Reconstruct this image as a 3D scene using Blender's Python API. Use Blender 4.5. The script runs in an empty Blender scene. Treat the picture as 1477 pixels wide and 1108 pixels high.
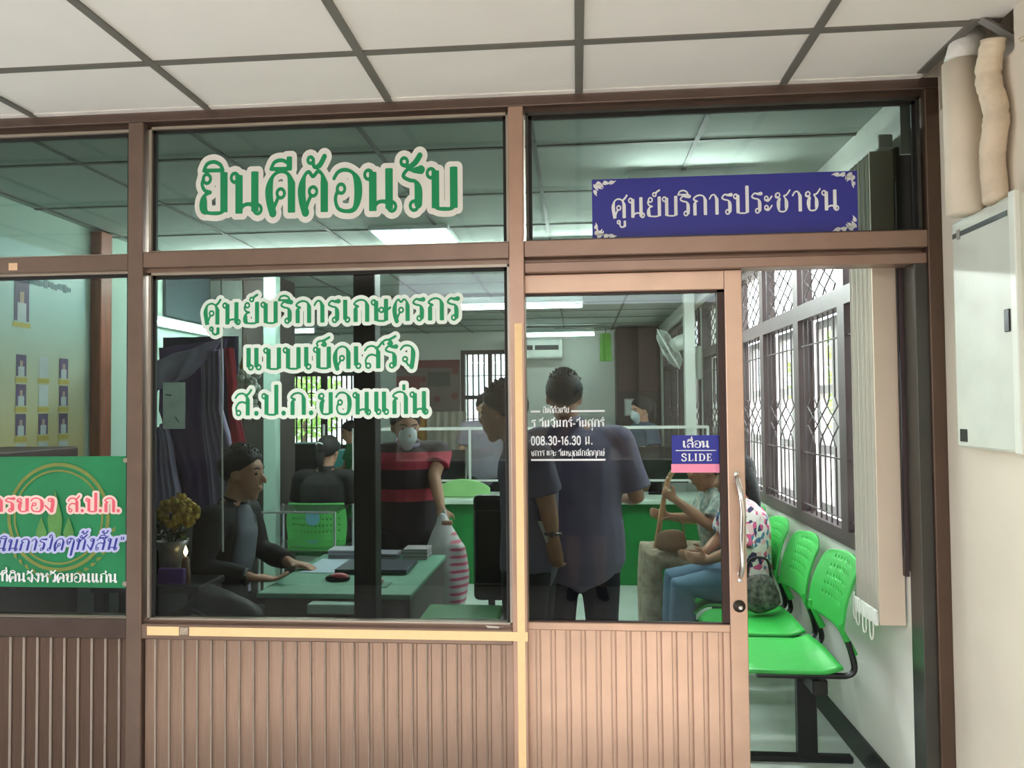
import bpy, bmesh, math, random
from mathutils import Vector, Matrix, noise
random.seed(7)
C = bpy.context.scene.collection
PI = math.pi
R = math.radians

# ---------------------------------------------------------------- materials
def lin(c):
    out = []
    for v in c:
        v = v / 255.0
        out.append(v / 12.92 if v <= 0.04045 else ((v + 0.055) / 1.055) ** 2.4)
    return (out[0], out[1], out[2], 1.0)

MATS = {}
def mat(name, col, rough=0.6, metal=0.0, var=0.10, scale=6.0, emit=None, estr=0.0, bump=0.0, bscale=60.0, col2=None, spec=0.5, stretch=None):
    """principled surface whose colour is mottled by object-space noise"""
    if name in MATS: return MATS[name]
    m = bpy.data.materials.new(name); m.use_nodes = True
    nt = m.node_tree; b = nt.nodes['Principled BSDF']
    b.inputs['Roughness'].default_value = rough
    b.inputs['Metallic'].default_value = metal
    b.inputs['Specular IOR Level'].default_value = spec
    c = lin(col)
    c2 = lin(col2) if col2 else tuple(max(0, x * (1 - var)) for x in c[:3]) + (1,)
    c1 = c if col2 else tuple(min(1, x * (1 + var)) for x in c[:3]) + (1,)
    tc = nt.nodes.new('ShaderNodeTexCoord')
    n = nt.nodes.new('ShaderNodeTexNoise'); n.inputs['Scale'].default_value = scale; n.inputs['Detail'].default_value = 4
    if stretch:
        mp = nt.nodes.new('ShaderNodeMapping'); mp.inputs['Scale'].default_value = stretch
        nt.links.new(tc.outputs['Object'], mp.inputs['Vector']); nt.links.new(mp.outputs['Vector'], n.inputs['Vector'])
    else:
        nt.links.new(tc.outputs['Object'], n.inputs['Vector'])
    r = nt.nodes.new('ShaderNodeValToRGB')
    r.color_ramp.elements[0].position = 0.32; r.color_ramp.elements[0].color = c2
    r.color_ramp.elements[1].position = 0.68; r.color_ramp.elements[1].color = c1
    nt.links.new(n.outputs['Fac'], r.inputs['Fac']); nt.links.new(r.outputs['Color'], b.inputs['Base Color'])
    if bump:
        n2 = nt.nodes.new('ShaderNodeTexNoise'); n2.inputs['Scale'].default_value = bscale; n2.inputs['Detail'].default_value = 3
        nt.links.new(tc.outputs['Object'], n2.inputs['Vector'])
        bp = nt.nodes.new('ShaderNodeBump'); bp.inputs['Strength'].default_value = bump; bp.inputs['Distance'].default_value = 0.01
        nt.links.new(n2.outputs['Fac'], bp.inputs['Height']); nt.links.new(bp.outputs['Normal'], b.inputs['Normal'])
    if emit:
        b.inputs['Emission Color'].default_value = lin(emit); b.inputs['Emission Strength'].default_value = estr
    MATS[name] = m
    return m

def glass_mat(name, tint, f0=0.04):
    """pane: tinted straight-through transmission plus a Schlick mirror reflection on each face"""
    m = bpy.data.materials.new(name); m.use_nodes = True
    nt = m.node_tree; nt.nodes.clear()
    out = nt.nodes.new('ShaderNodeOutputMaterial'); mix = nt.nodes.new('ShaderNodeMixShader')
    tr = nt.nodes.new('ShaderNodeBsdfTransparent'); tr.inputs['Color'].default_value = tint
    gl = nt.nodes.new('ShaderNodeBsdfGlossy'); gl.inputs['Roughness'].default_value = 0.0; gl.inputs['Color'].default_value = (1, 1, 1, 1)
    ge = nt.nodes.new('ShaderNodeNewGeometry')
    dot = nt.nodes.new('ShaderNodeVectorMath'); dot.operation = 'DOT_PRODUCT'
    nt.links.new(ge.outputs['Incoming'], dot.inputs[0]); nt.links.new(ge.outputs['Normal'], dot.inputs[1])
    def mth(op, a, b=None):
        x = nt.nodes.new('ShaderNodeMath'); x.operation = op
        for i, v in enumerate((a, b)):
            if v is None: continue
            if isinstance(v, (int, float)): x.inputs[i].default_value = v
            else: nt.links.new(v, x.inputs[i])
        return x.outputs[0]
    ab = mth('ABSOLUTE', dot.outputs['Value']); om = mth('SUBTRACT', 1.0, ab); p5 = mth('POWER', om, 5.0)
    fr = mth('ADD', mth('MULTIPLY', p5, 1 - f0), f0)
    nt.links.new(fr, mix.inputs['Fac']); nt.links.new(tr.outputs[0], mix.inputs[1]); nt.links.new(gl.outputs[0], mix.inputs[2])
    nt.links.new(mix.outputs[0], out.inputs['Surface'])
    MATS[name] = m
    return m

# ---------------------------------------------------------------- mesh builder
class MB:
    def __init__(s): s.v = []; s.f = []
    def add(s, vs, fs):
        o = len(s.v); s.v += [Vector(v) for v in vs]; s.f += [tuple(i + o for i in f) for f in fs]; return s
    def box(s, x0, x1, y0, y1, z0, z1, M=None):
        vs = [Vector((x, y, z)) for x in (x0, x1) for y in (y0, y1) for z in (z0, z1)]
        if M: vs = [M @ v for v in vs]
        return s.add(vs, [(0, 1, 3, 2), (4, 6, 7, 5), (0, 4, 5, 1), (2, 3, 7, 6), (0, 2, 6, 4), (1, 5, 7, 3)])
    def rbox(s, x0, x1, y0, y1, z0, z1, r=0.01, seg=2, M=None):
        bm = bmesh.new(); bmesh.ops.create_cube(bm, size=1)
        for v in bm.verts: v.co = Vector((x0 + (v.co.x + .5) * (x1 - x0), y0 + (v.co.y + .5) * (y1 - y0), z0 + (v.co.z + .5) * (z1 - z0)))
        bmesh.ops.bevel(bm, geom=bm.edges[:], offset=r, segments=seg, affect='EDGES', profile=0.5)
        if M:
            for v in bm.verts: v.co = M @ v.co
        bm.verts.index_update()
        s.add([v.co.copy() for v in bm.verts], [[v.index for v in f.verts] for f in bm.faces]); bm.free(); return s
    def tube(s, pts, r, n=8, cap=True, smooth=0):
        pts = [Vector(p) for p in pts]
        if smooth: pts = catmull(pts, smooth)
        rs = r if isinstance(r, (list, tuple)) else [r] * len(pts)
        if len(rs) != len(pts): rs = [rs[0] + (rs[-1] - rs[0]) * i / (len(pts) - 1) for i in range(len(pts))]
        rings = []; up = None
        for i, p in enumerate(pts):
            t = (pts[min(i + 1, len(pts) - 1)] - pts[max(i - 1, 0)]).normalized()
            if up is None:
                a = Vector((0, 0, 1)) if abs(t.z) < .9 else Vector((1, 0, 0)); up = t.cross(a).normalized()
            else:
                up = (up - t * up.dot(t)); up = up.normalized() if up.length > 1e-6 else t.orthogonal().normalized()
            w = t.cross(up)
            rings.append([p + (up * math.cos(2 * PI * k / n) + w * math.sin(2 * PI * k / n)) * rs[i] for k in range(n)])
        return s.rings(rings, cap)
    def rings(s, rings, cap=True, closed=True):
        n = len(rings[0]); vs = [v for r in rings for v in r]; fs = []
        for i in range(len(rings) - 1):
            for k in range(n if closed else n - 1):
                a = i * n + k; b = i * n + (k + 1) % n
                fs.append((a, b, b + n, a + n))
        if cap:
            fs.append(tuple(range(n - 1, -1, -1))); fs.append(tuple((len(rings) - 1) * n + k for k in range(n)))
        return s.add(vs, fs)
    def lathe(s, prof, c=(0, 0, 0), n=24, axis='z'):
        c = Vector(c); rings = []
        for r, h in prof:
            ring = []
            for k in range(n):
                a = 2 * PI * k / n; x, y = r * math.cos(a), r * math.sin(a)
                ring.append(c + (Vector((x, y, h)) if axis == 'z' else Vector((x, h, y)) if axis == 'y' else Vector((h, x, y))))
            rings.append(ring)
        return s.rings(rings, True)
    def ball(s, c, r, n=12, M=None):
        c = Vector(c); rr = Vector(r) if not isinstance(r, (int, float)) else Vector((r, r, r)); rings = []
        m = max(6, n // 2 + 2)
        for i in range(m + 1):
            th = PI * (0.02 + 0.96 * i / m)
            ring = []
            for k in range(n):
                a = 2 * PI * k / n
                d = Vector((math.sin(th) * math.cos(a) * rr.x, math.sin(th) * math.sin(a) * rr.y, math.cos(th) * rr.z))
                if M: d = M @ d
                ring.append(c + d)
            rings.append(ring)
        return s.rings(rings, True)
    def sheet(s, fn, nu, nv):
        """open grid surface, fn(u, v) with u, v in 0..1"""
        vs = [Vector(fn(i / nu, j / nv)) for j in range(nv + 1) for i in range(nu + 1)]
        fs = [(j * (nu + 1) + i, j * (nu + 1) + i + 1, (j + 1) * (nu + 1) + i + 1, (j + 1) * (nu + 1) + i) for j in range(nv) for i in range(nu)]
        return s.add(vs, fs)
    def loft(s, pts, ra, rb, lat=(1, 0, 0), n=18, end=True):
        """elliptic tube: ra along lat, rb along the other cross axis; rounded ends"""
        pts = [Vector(p) for p in pts]; lat = Vector(lat)
        P, A, B = list(pts), list(ra), list(rb)
        if end:
            t0 = (pts[0] - pts[1]).normalized(); t1 = (pts[-1] - pts[-2]).normalized()
            e0 = min(ra[0], rb[0]); e1 = min(ra[-1], rb[-1])
            P = [pts[0] + t0 * e0 * .95, pts[0] + t0 * e0 * .6] + P + [pts[-1] + t1 * e1 * .6, pts[-1] + t1 * e1 * .95]
            A = [ra[0] * .25, ra[0] * .78] + A + [ra[-1] * .78, ra[-1] * .25]
            B = [rb[0] * .25, rb[0] * .78] + B + [rb[-1] * .78, rb[-1] * .25]
        rings = []
        for i, p in enumerate(P):
            t = (P[min(i + 1, len(P) - 1)] - P[max(i - 1, 0)]).normalized()
            l = lat - t * lat.dot(t); l = l.normalized() if l.length > 1e-4 else t.orthogonal().normalized()
            w = t.cross(l)
            rings.append([p + l * (math.cos(2 * PI * k / n) * A[i]) + w * (math.sin(2 * PI * k / n) * B[i]) for k in range(n)])
        return s.rings(rings, True)
    def build(s, name, m, parent=None, smooth=False, origin=None):
        o = Vector(origin) if origin is not None else (parent_origin(parent) if parent else Vector((0, 0, 0)))
        me = bpy.data.meshes.new(name)
        me.from_pydata([tuple(v - o) for v in s.v], [], s.f); me.update()
        bm = bmesh.new(); bm.from_mesh(me); bmesh.ops.recalc_face_normals(bm, faces=bm.faces[:]); bm.to_mesh(me); bm.free()
        if smooth:
            for p in me.polygons: p.use_smooth = True
        if m: me.materials.append(m if not isinstance(m, str) else MATS[m])
        ob = bpy.data.objects.new(name, me); C.objects.link(ob)
        if parent: ob.parent = parent
        else: ob.location = o
        return ob

def parent_origin(p):
    o = Vector((0, 0, 0))
    while p is not None:
        o = o + p.location; p = p.parent
    return o

def catmull(pts, k):
    out = []
    for i in range(len(pts) - 1):
        p0 = pts[max(i - 1, 0)]; p1 = pts[i]; p2 = pts[i + 1]; p3 = pts[min(i + 2, len(pts) - 1)]
        for j in range(k):
            t = j / k
            out.append(0.5 * ((2 * p1) + (p2 - p0) * t + (2 * p0 - 5 * p1 + 4 * p2 - p3) * t * t + (3 * p1 - p0 - 3 * p2 + p3) * t ** 3))
    out.append(pts[-1].copy()); return out

def solidify(ob, t, off=0.0):
    md = ob.modifiers.new('thick', 'SOLIDIFY'); md.thickness = t; md.offset = off; return ob

def tag(o, label=None, cat=None, group=None, kind=None):
    if label: o['label'] = label
    if cat: o['category'] = cat
    if group: o['group'] = group
    if kind: o['kind'] = kind
    return o

def thing(name, label, cat, loc=(0, 0, 0), group=None, kind=None):
    o = bpy.data.objects.new(name, None); C.objects.link(o); o.location = loc; o.empty_display_size = .05
    return tag(o, label, cat, group, kind)

def struct(o, label, cat='wall'):
    return tag(o, label, cat, None, 'structure')

def lab(o, text):
    o['label'] = text; return o

def dup(root, loc, label=None, rotz=None):
    r = root.copy(); C.objects.link(r); r.location = loc
    if rotz is not None: r.rotation_euler = (0, 0, rotz)
    if label: r['label'] = label
    for ch in list(root.children):
        c = ch.copy(); C.objects.link(c); c.parent = r
        for g in list(ch.children):
            d = g.copy(); C.objects.link(d); d.parent = c
    return r

def voxel(mb, size, smooth=6, jitter=0.0, jscale=9.0):
    """fuse overlapping closed shapes of a builder into one continuous surface"""
    me = bpy.data.meshes.new('tmp'); me.from_pydata([tuple(v) for v in mb.v], [], mb.f); me.update()
    bm = bmesh.new(); bm.from_mesh(me); bmesh.ops.recalc_face_normals(bm, faces=bm.faces[:]); bm.to_mesh(me); bm.free()
    ob = bpy.data.objects.new('tmp', me); C.objects.link(ob)
    md = ob.modifiers.new('r', 'REMESH'); md.mode = 'VOXEL'; md.voxel_size = size
    if smooth:
        sm = ob.modifiers.new('s', 'SMOOTH'); sm.iterations = smooth; sm.factor = 0.5
    dg = bpy.context.evaluated_depsgraph_get(); dg.update()
    ev = bpy.data.meshes.new_from_object(ob.evaluated_get(dg))
    out = MB(); out.v = [v.co.copy() for v in ev.vertices]; out.f = [tuple(p.vertices) for p in ev.polygons]
    if jitter:
        for i, v in enumerate(out.v):
            d = noise.noise_vector(Vector((v.x * jscale, v.y * jscale, v.z * jscale * .45)))
            out.v[i] = v + d * jitter
    bpy.data.objects.remove(ob); bpy.data.meshes.remove(me); bpy.data.meshes.remove(ev)
    return out
# ---------------------------------------------------------------- lettering
# glyphs as strokes on a unit em: 'S' smooth curve, 'L' polyline (points carry x, y, width), 'O' ring
TH, TN = 0.19, 0.085
def _p(a, w):  # "x,y x,y" with optional :T or :t width per point
    out = []
    for q in a.split():
        ww = w
        if ':' in q:
            q, k = q.split(':'); ww = TH if k == 'T' else TN if k == 't' else float(k)
        x, y = q.split(','); out.append((float(x), float(y), ww))
    return out
def S(a, w=TN): return ('S', _p(a, w))
def L(a, w=TH): return ('L', _p(a, w))
def O(x, y, r=.105): return ('O', x, y, r)
HN = [O(.12, .87), L('.24,.93 .24,.04')]
G = {
 'ก': (.86, [L('.17,0 .17,.55'), S('.17,.55:T .2,.66:t .3,.7 .1,.8 .22,.94 .45,1.0 .66,.93 .75,.72:T'), L('.75,.74 .75,0')]),
 'ข': (.82, [O(.25, .85), S('.13,.9 .11,.76 .24,.71 .36,.66 .27,.54:T .25,.3:T .3,.06:t .5,.02 .66,.06 .72,.2:T'), L('.72,.05 .72,1')]),
 'ฤ': (.86, [O(.26, .1), L('.17,.12 .17,.55'), S('.17,.55:T .2,.66:t .3,.7 .1,.8 .22,.94 .45,1.0 .66,.93 .75,.72:T'), L('.75,.74 .75,-.42')]),
 'ง': (.66, [O(.36, .87), S('.44,.95 .52,.85:T .52,.5:T .46,.05:T'), S('.46,.03 .3,.18 .06,.46')]),
 'จ': (.74, [S('.06,.82 .2,.97 .4,1.0 .58,.92 .65,.7:T .64,.4:T .58,.03:T'), S('.58,.03 .42,.12 .3,.3'), O(.27, .38)]),
 'ช': (.9, [O(.22, .85), S('.11,.9 .1,.76 .22,.71 .34,.66 .26,.54:T .25,.3:T .3,.06:t .5,.02 .64,.08 .68,.25:T .68,.5:T .62,.68:t .55,.8 .7,.85 .88,1.08')]),
 'ด': (.84, [S('.2,0:T .11,.3:T .1,.6:T .2,.88:t .42,1.0 .64,.93 .74,.7:T'), L('.74,.72 .74,0'), O(.43, .47), S('.36,.38 .28,.22 .18,.03')]),
 'ต': (.84, [S('.2,0:T .11,.3:T .1,.6:T .18,.88:t .3,.97 .42,.86 .56,.98 .68,.9 .74,.68:T'), L('.74,.7 .74,0'), O(.42, .5), S('.36,.4 .28,.25 .2,.05')]),
 'ท': (.84, HN + [S('.26,.55 .36,.8 .5,.98 .66,.92 .73,.7:T'), L('.73,.72 .73,0')]),
 'น': (.92, [O(.12, .87), L('.24,.93 .24,0'), L('.7,1 .7,.05'), S('.24,.05 .38,.2 .58,.22 .72,.1'), O(.78, .1)]),
 'บ': (.86, HN + [S('.24,.2:T .28,.05:t .5,.02 .7,.04 .75,.2:T'), L('.75,.04 .75,1')]),
 'ป': (.86, HN + [S('.24,.2:T .28,.05:t .5,.02 .7,.04 .75,.2:T'), L('.75,.04 .75,1.38')]),
 'ย': (.84, [O(.24, .86), S('.14,.86 .1,.72 .18,.58 .34,.53'), S('.34,.53 .18,.46 .14,.3:T .15,.12:T .26,.04:t .5,.02 .68,.05 .74,.2:T'), L('.74,.04 .74,1')]),
 'ร': (.64, [S('.58,.96:T .4,.95:.12 .22,.98:t .08,.82 .25,.72 .42,.68 .5,.5:T .5,.15:T'), O(.38, .11)]),
 'ล': (.84, [O(.24, .11), S('.14,.15 .12,.38 .28,.58 .5,.6 .72,.5'), S('.08,.8 .22,.96 .45,1.0 .66,.93 .74,.7:T'), L('.74,.72 .74,0')]),
 'ว': (.7, [S('.08,.8 .22,.97 .42,1.0 .58,.9 .62,.65:T .6,.15:T'), O(.48, .11)]),
 'ศ': (.9, [L('.2,0 .13,.35'), S('.13,.35:T .11,.6:T .2,.88:t .42,.97 .62,.88 .72,.66:T'), L('.72,.68 .72,0'), O(.42, .52), S('.36,.42 .28,.25 .2,.05'), S('.62,.88 .76,.98 .88,1.14', .1)]),
 'ษ': (.96, HN + [S('.24,.2:T .28,.05:t .5,.02 .68,.04 .73,.2:T'), L('.73,.04 .73,1'), O(.5, .52), S('.56,.44 .75,.5 .94,.62', .1)]),
 'ส': (.9, [O(.24, .11), S('.14,.15 .12,.38 .28,.58 .5,.6 .72,.5'), S('.08,.8 .22,.96 .45,1.0 .64,.9 .72,.7:T'), L('.72,.72 .72,0'), S('.6,.9 .76,.98 .9,1.16', .1)]),
 'ห': (.9, HN + [S('.26,.45 .45,.62 .62,.78 .62,.9'), O(.72, .88), S('.5,.66 .68,.6:t .76,.4:T .76,0:T')]),
 'อ': (.84, [O(.28, .55), S('.18,.5 .12,.3 .2,.08 .44,.01 .66,.07:.12 .76,.35:T .75,.7:T .62,.92:t .4,1.0 .2,.95 .08,.8')]),
 'ะ': (.5, [O(.16, .72, .09), S('.08,.64 .26,.58 .46,.8', .09), O(.16, .26, .09), S('.08,.18 .26,.12 .46,.34', .09)]),
 'า': (.6, [S('.06,.8 .18,.97 .34,.98 .46,.75:T'), L('.46,.76 .46,0')]),
 'เ': (.42, [L('.17,1 .17,.12'), O(.28, .11)]),
 'แ': (.82, [L('.17,1 .17,.12'), O(.28, .11), L('.56,1 .56,.12'), O(.67, .11)]),
 'ใ': (.56, [L('.36,.12 .36,.9'), S('.36,.9:T .34,1.15:t .2,1.35 .08,1.2 .2,1.1'), O(.26, .1)]),
 'ๆ': (.84, [S('.2,.62 .1,.8 .25,1.0 .5,1.0 .68,.85 .7,.6:T .7,-.4:T'), O(.27, .62), S('.36,.6 .42,.8 .4,.98')]),
 '.': (.36, [S('.165,.09 .175,.09', .2)]),
 '-': (.5, [L('.06,.42 .44,.42', .14)]),
 '"': (.4, [L('.1,1.1 .12,.85', .1), L('.26,1.1 .28,.85', .1)]),
 ' ': (.42, []),
 '0': (.7, [S('.34,1 .14,.85 .1,.5 .14,.15 .34,0 .54,.15 .58,.5 .54,.85 .34,1', .17)]),
 '1': (.44, [L('.06,.78 .26,.98 .26,0', .17)]),
 '3': (.68, [S('.1,.85 .3,1 .52,.88 .5,.64 .3,.53', .17), S('.3,.53 .54,.44 .56,.16 .34,0 .08,.14', .17)]),
 '6': (.7, [S('.5,.97 .22,.75 .1,.35 .2,.08 .36,0 .56,.12 .56,.4 .36,.54 .14,.4', .17)]),
 '8': (.7, [S('.34,.53 .14,.64 .14,.86 .34,1 .54,.86 .54,.64 .34,.53', .16), S('.34,.53 .1,.4 .1,.13 .34,0 .58,.13 .58,.4 .34,.53', .16)]),
 'S': (.72, [S('.58,.78 .5,.95 .3,.98 .14,.85 .18,.66 .38,.54 .58,.38 .58,.14 .4,.02 .2,.04 .1,.22', .15), L('.6,.98 .6,.76', .06), L('.09,.02 .09,.26', .06)]),
 'L': (.7, [L('.22,1 .22,0', .18), L('.06,.97 .38,.97', .07), L('.06,.03 .62,.03 .62,.28', .07)]),
 'I': (.46, [L('.22,1 .22,0', .18), L('.06,.97 .38,.97', .07), L('.06,.03 .38,.03', .07)]),
 'D': (.86, [L('.22,1 .22,0', .18), L('.06,.97 .4,.97', .07), L('.06,.03 .4,.03', .07), S('.38,.97:t .64,.85:.12 .72,.5:T .64,.15:.12 .38,.03:t')]),
 'E': (.72, [L('.22,1 .22,0', .18), L('.06,.97 .6,.97 .6,.76', .07), L('.06,.03 .62,.03 .62,.26', .07), L('.24,.52 .48,.52', .08), L('.48,.64 .48,.4', .06)]),
}
# marks: x is measured back from the right edge of the letter they sit on; second value: 1 = upper vowel, 2 = tone, 0 = below
MK = {
 'ิ': (1, [S('-.66,1.06 -.56,1.22 -.36,1.268 -.18,1.196 -.1,1.06'), L('-.68,1.06 -.08,1.06', TN)]),
 'ี': (1, [S('-.66,1.06 -.56,1.22 -.36,1.268 -.18,1.196 -.1,1.06'), L('-.68,1.06 -.08,1.06', TN), L('-.13,1.06 -.13,1.348', .14)]),
 'ื': (1, [S('-.66,1.06 -.56,1.22 -.36,1.268 -.2,1.196 -.14,1.06'), L('-.68,1.06 -.06,1.06', TN), L('-.27,1.132 -.27,1.348', .1), L('-.1,1.06 -.1,1.348', .1)]),
 'ั': (1, [O(-.5, 1.156, .09), S('-.56,1.092 -.38,1.044 -.2,1.124:.13 -.06,1.3:.13')]),
 '็': (1, [S('-.62,1.06 -.66,1.172 -.52,1.268 -.3,1.252 -.3,1.14 -.42,1.092'), O(-.3, 1.108, .08), S('-.4,1.268 -.24,1.332 -.06,1.428', .1)]),
 '่': (2, [L('-.18,1.076 -.18,1.332', .14)]),
 '้': (2, [O(-.46, 1.252, .075), S('-.38,1.268 -.36,1.092 -.2,1.124:.12 -.06,1.332:.12')]),
 '์': (2, [O(-.34, 1.124, .09), S('-.26,1.172 -.2,1.252 -.06,1.332', .1)]),
 'ุ': (0, [O(-.26, -.2, .08), L('-.16,-.12 -.16,-.5', .13)]),
 'ู': (0, [O(-.46, -.2, .08), S('-.4,-.14 -.38,-.4 -.24,-.46 -.14,-.4:.13'), L('-.12,-.14 -.12,-.44', .14)]),
}
def layout(text, loops=True, gap=.06, wmul=1.0):
    out = []; x = 0; edge = 0; up = False; tall = False
    for ch in text:
        if ch in MK:
            k, st = MK[ch]; dx = edge - (.3 if tall and k else 0); dy = 0
            if k == 2 and up: dy = .30
            if k == 1: up = True
            items = [(s, dx, dy) for s in st]
        else:
            w, st = G[ch]; items = [(s, x, 0) for s in st]; up = False; tall = ch == 'ป'
            edge = x + w - .03; x += w + gap
        for s, dx, dy in items:
            if s[0] == 'O':
                if loops: out.append((s[0], [(s[1] + dx + s[3] * 1.05 * math.cos(a * PI / 6), s[2] + dy + s[3] * 1.05 * math.sin(a * PI / 6), .075 * wmul) for a in range(13)]))
            else: out.append((s[0], [(a + dx, b + dy, w * wmul) for a, b, w in s[1]]))
    return out, x - gap

import numpy as np
def flat_strokes(mb, strokes, conv, grow=0.0, res=.02):
    """union of all strokes as one flat, non-overlapping mesh (distance field cut by marching squares)"""
    segs = []
    for st in strokes:
        pts = st[1]
        if st[0] == 'S': pts = [tuple(v) for v in catmull([Vector(p) for p in pts], 7)]
        for i in range(len(pts) - 1): segs.append((pts[i], pts[i + 1], st[0] == 'L'))
    if not segs: return
    m = .25 + grow
    xs = [p[0] for s in segs for p in s[:2]]; ys = [p[1] for s in segs for p in s[:2]]
    X0, Y0 = min(xs) - m, min(ys) - m; nx = int((max(xs) + m - X0) / res) + 2; ny = int((max(ys) + m - Y0) / res) + 2
    D = np.full((ny, nx), 1.0)
    for a, b, butt in segs:
        w = max(a[2], b[2]) / 2 + grow + 3 * res
        i0 = max(0, int((min(a[0], b[0]) - w - X0) / res)); i1 = min(nx, int((max(a[0], b[0]) + w - X0) / res) + 2)
        j0 = max(0, int((min(a[1], b[1]) - w - Y0) / res)); j1 = min(ny, int((max(a[1], b[1]) + w - Y0) / res) + 2)
        gx = X0 + res * np.arange(i0, i1)[None, :] - a[0]; gy = Y0 + res * np.arange(j0, j1)[:, None] - a[1]
        dx, dy = b[0] - a[0], b[1] - a[1]; ln = math.hypot(dx, dy) + 1e-9; ux, uy = dx / ln, dy / ln
        t = gx * ux + gy * uy; q = np.abs(-gx * uy + gy * ux); wl = (a[2] + (b[2] - a[2]) * np.clip(t / ln, 0, 1)) / 2
        ex = np.maximum(np.maximum(-t, t - ln), 0)
        d = np.where(ex > 0, np.hypot(np.maximum(q - wl, 0), ex), q - wl) if butt else np.hypot(q, ex) - wl
        D[j0:j1, i0:i1] = np.minimum(D[j0:j1, i0:i1], d - grow)
    D += 1e-7; ins = D < 0; cache = {}; V_ = []; F_ = []
    def vid(key, x, y):
        if key not in cache: cache[key] = len(V_); V_.append(conv(Vector((X0 + x * res, Y0 + y * res))))
        return cache[key]
    cnt = ins[:-1, :-1].astype(int) + ins[1:, :-1] + ins[:-1, 1:] + ins[1:, 1:]
    for j in range(ny - 1):
        row = cnt[j]; i = 0; nzr = np.nonzero(row)[0]
        if not len(nzr): continue
        i = nzr[0]
        while i <= nzr[-1]:
            c = row[i]
            if c == 4:
                k = i
                while k < nx - 1 and row[k] == 4: k += 1
                F_.append((vid((i, j), i, j), vid((k, j), k, j), vid((k, j + 1), k, j + 1), vid((i, j + 1), i, j + 1))); i = k; continue
            if c:
                cs = ((i, j), (i + 1, j), (i + 1, j + 1), (i, j + 1)); poly = []
                for n in range(4):
                    p, q = cs[n], cs[(n + 1) % 4]; a, b = D[p[1], p[0]], D[q[1], q[0]]
                    if a < 0: poly.append(vid(p, *p))
                    if (a < 0) != (b < 0):
                        if p > q: p, q, a, b = q, p, b, a
                        t = a / (a - b); poly.append(vid((p, q), p[0] + (q[0] - p[0]) * t, p[1] + (q[1] - p[1]) * t))
                if len(poly) > 2: F_.append(tuple(poly))
            i += 1
    mb.add(V_, F_)

def lettering(text, x0, x1, z0, h, y, fill, outline=None, grow=.1, parent=None, loops=True, rise=0.0, wmul=1.0, slant=0.0, name='lettering', gap=.06, res=.028):
    """flat vinyl letters on the plane y (facing -y): from x0 to x1, baseline z0, letter height h"""
    st, w = layout(text, loops, gap, wmul); k = (x1 - x0) / w
    def conv(d):
        def f(p):
            X = x0 + k * p.x + slant * p.y * h; return Vector((X, y - d, z0 + h * p.y + rise * (X - x0)))
        return f
    if outline:
        mo = MB(); flat_strokes(mo, st, conv(0), grow, res); mo.build(name + '_outline', outline, parent)
    mf = MB(); flat_strokes(mf, st, conv(.0008), 0.0, res)
    return mf.build(name, fill, parent)
# ---------------------------------------------------------------- materials of the place
BR = mat('brown_aluminium', (140, 117, 104), .36, .7, .08, 9)
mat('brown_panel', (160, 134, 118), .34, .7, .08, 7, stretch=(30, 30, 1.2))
mat('dark_channel', (74, 72, 68), .3, .5, .12, 7)
mat('bead_silver', (178, 166, 152), .35, .6, .05)
mat('gasket', (22, 20, 20), .6)
mat('tape', (250, 214, 160), .55, 0, .03, 30)
mat('ceiling_tile', (226, 222, 216), .85, 0, .025, 3)
mat('tbar', (112, 108, 102), .5, .1, .05)
mat('plaster', (216, 205, 188), .85, 0, .05, 2.5, bump=.15, bscale=14)
mat('inner_wall', (232, 231, 224), .8, 0, .03, 2)
mat('mint_wall', (196, 222, 208), .8, 0, .03, 2)
mat('inner_ceiling', (186, 194, 188), .85, 0, .04, 3)
mat('inner_tbar', (96, 98, 96), .6)
mat('terrazzo', (206, 214, 206), .35, 0, .06, 5)
mat('corridor_floor', (196, 192, 187), .5, 0, .08, 4)
mat('black_skirting', (26, 26, 27), .35)
mat('window_wood', (70, 56, 56), .5, 0, .1, 8)
mat('grille_iron', (70, 62, 64), .5, .2)
mat('sash_paint', (196, 190, 190), .6, 0, .04)
mat('cream_steel', (222, 226, 214), .4, .0, .04, 5)
mat('white_paint', (232, 232, 226), .6, 0, .03)
mat('chrome', (225, 222, 218), .12, 1.0, .02)
mat('black_plastic', (24, 24, 26), .4)
mat('black_steel', (20, 20, 22), .35, .2)
mat('white_plastic', (226, 226, 220), .4)
PANE = glass_mat('tinted_pane', (.55, .59, .575, 1), .023)
CLEAR = glass_mat('clear_pane', (.95, .97, .96, 1), .04)

XW = 1.177      # interior face of the right wall
ZC = 2.63       # ceilings

# ---------------------------------------------------------------- floors, walls, ceilings
struct(MB().box(-5.4, 1.30, .0, 8.9, -.12, 0).build('floor', 'terrazzo'), 'pale grey green terrazzo floor of the office', 'floor')
struct(MB().box(-7, 1.26, -3.6, -.001, -.12, 0).build('floor_corridor', 'corridor_floor'), 'tan corridor floor before the glazed front', 'floor')
struct(MB().box(-24, 30, -30, -3.6, -.5, -.15).build('ground_forecourt', mat('concrete', (206, 200, 190), .8, 0, .08, 1.2)), 'sunlit concrete forecourt behind the corridor', 'ground')
struct(MB().box(-3.12, -3.0, .1, 4.2, 0, ZC).box(-5.4, -3.12, 4.1, 4.2, 0, ZC).box(-5.4, -5.3, 4.2, 8.9, 0, ZC).build('wall_left', 'mint_wall'), 'pale mint left wall of the office', 'wall')
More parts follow.
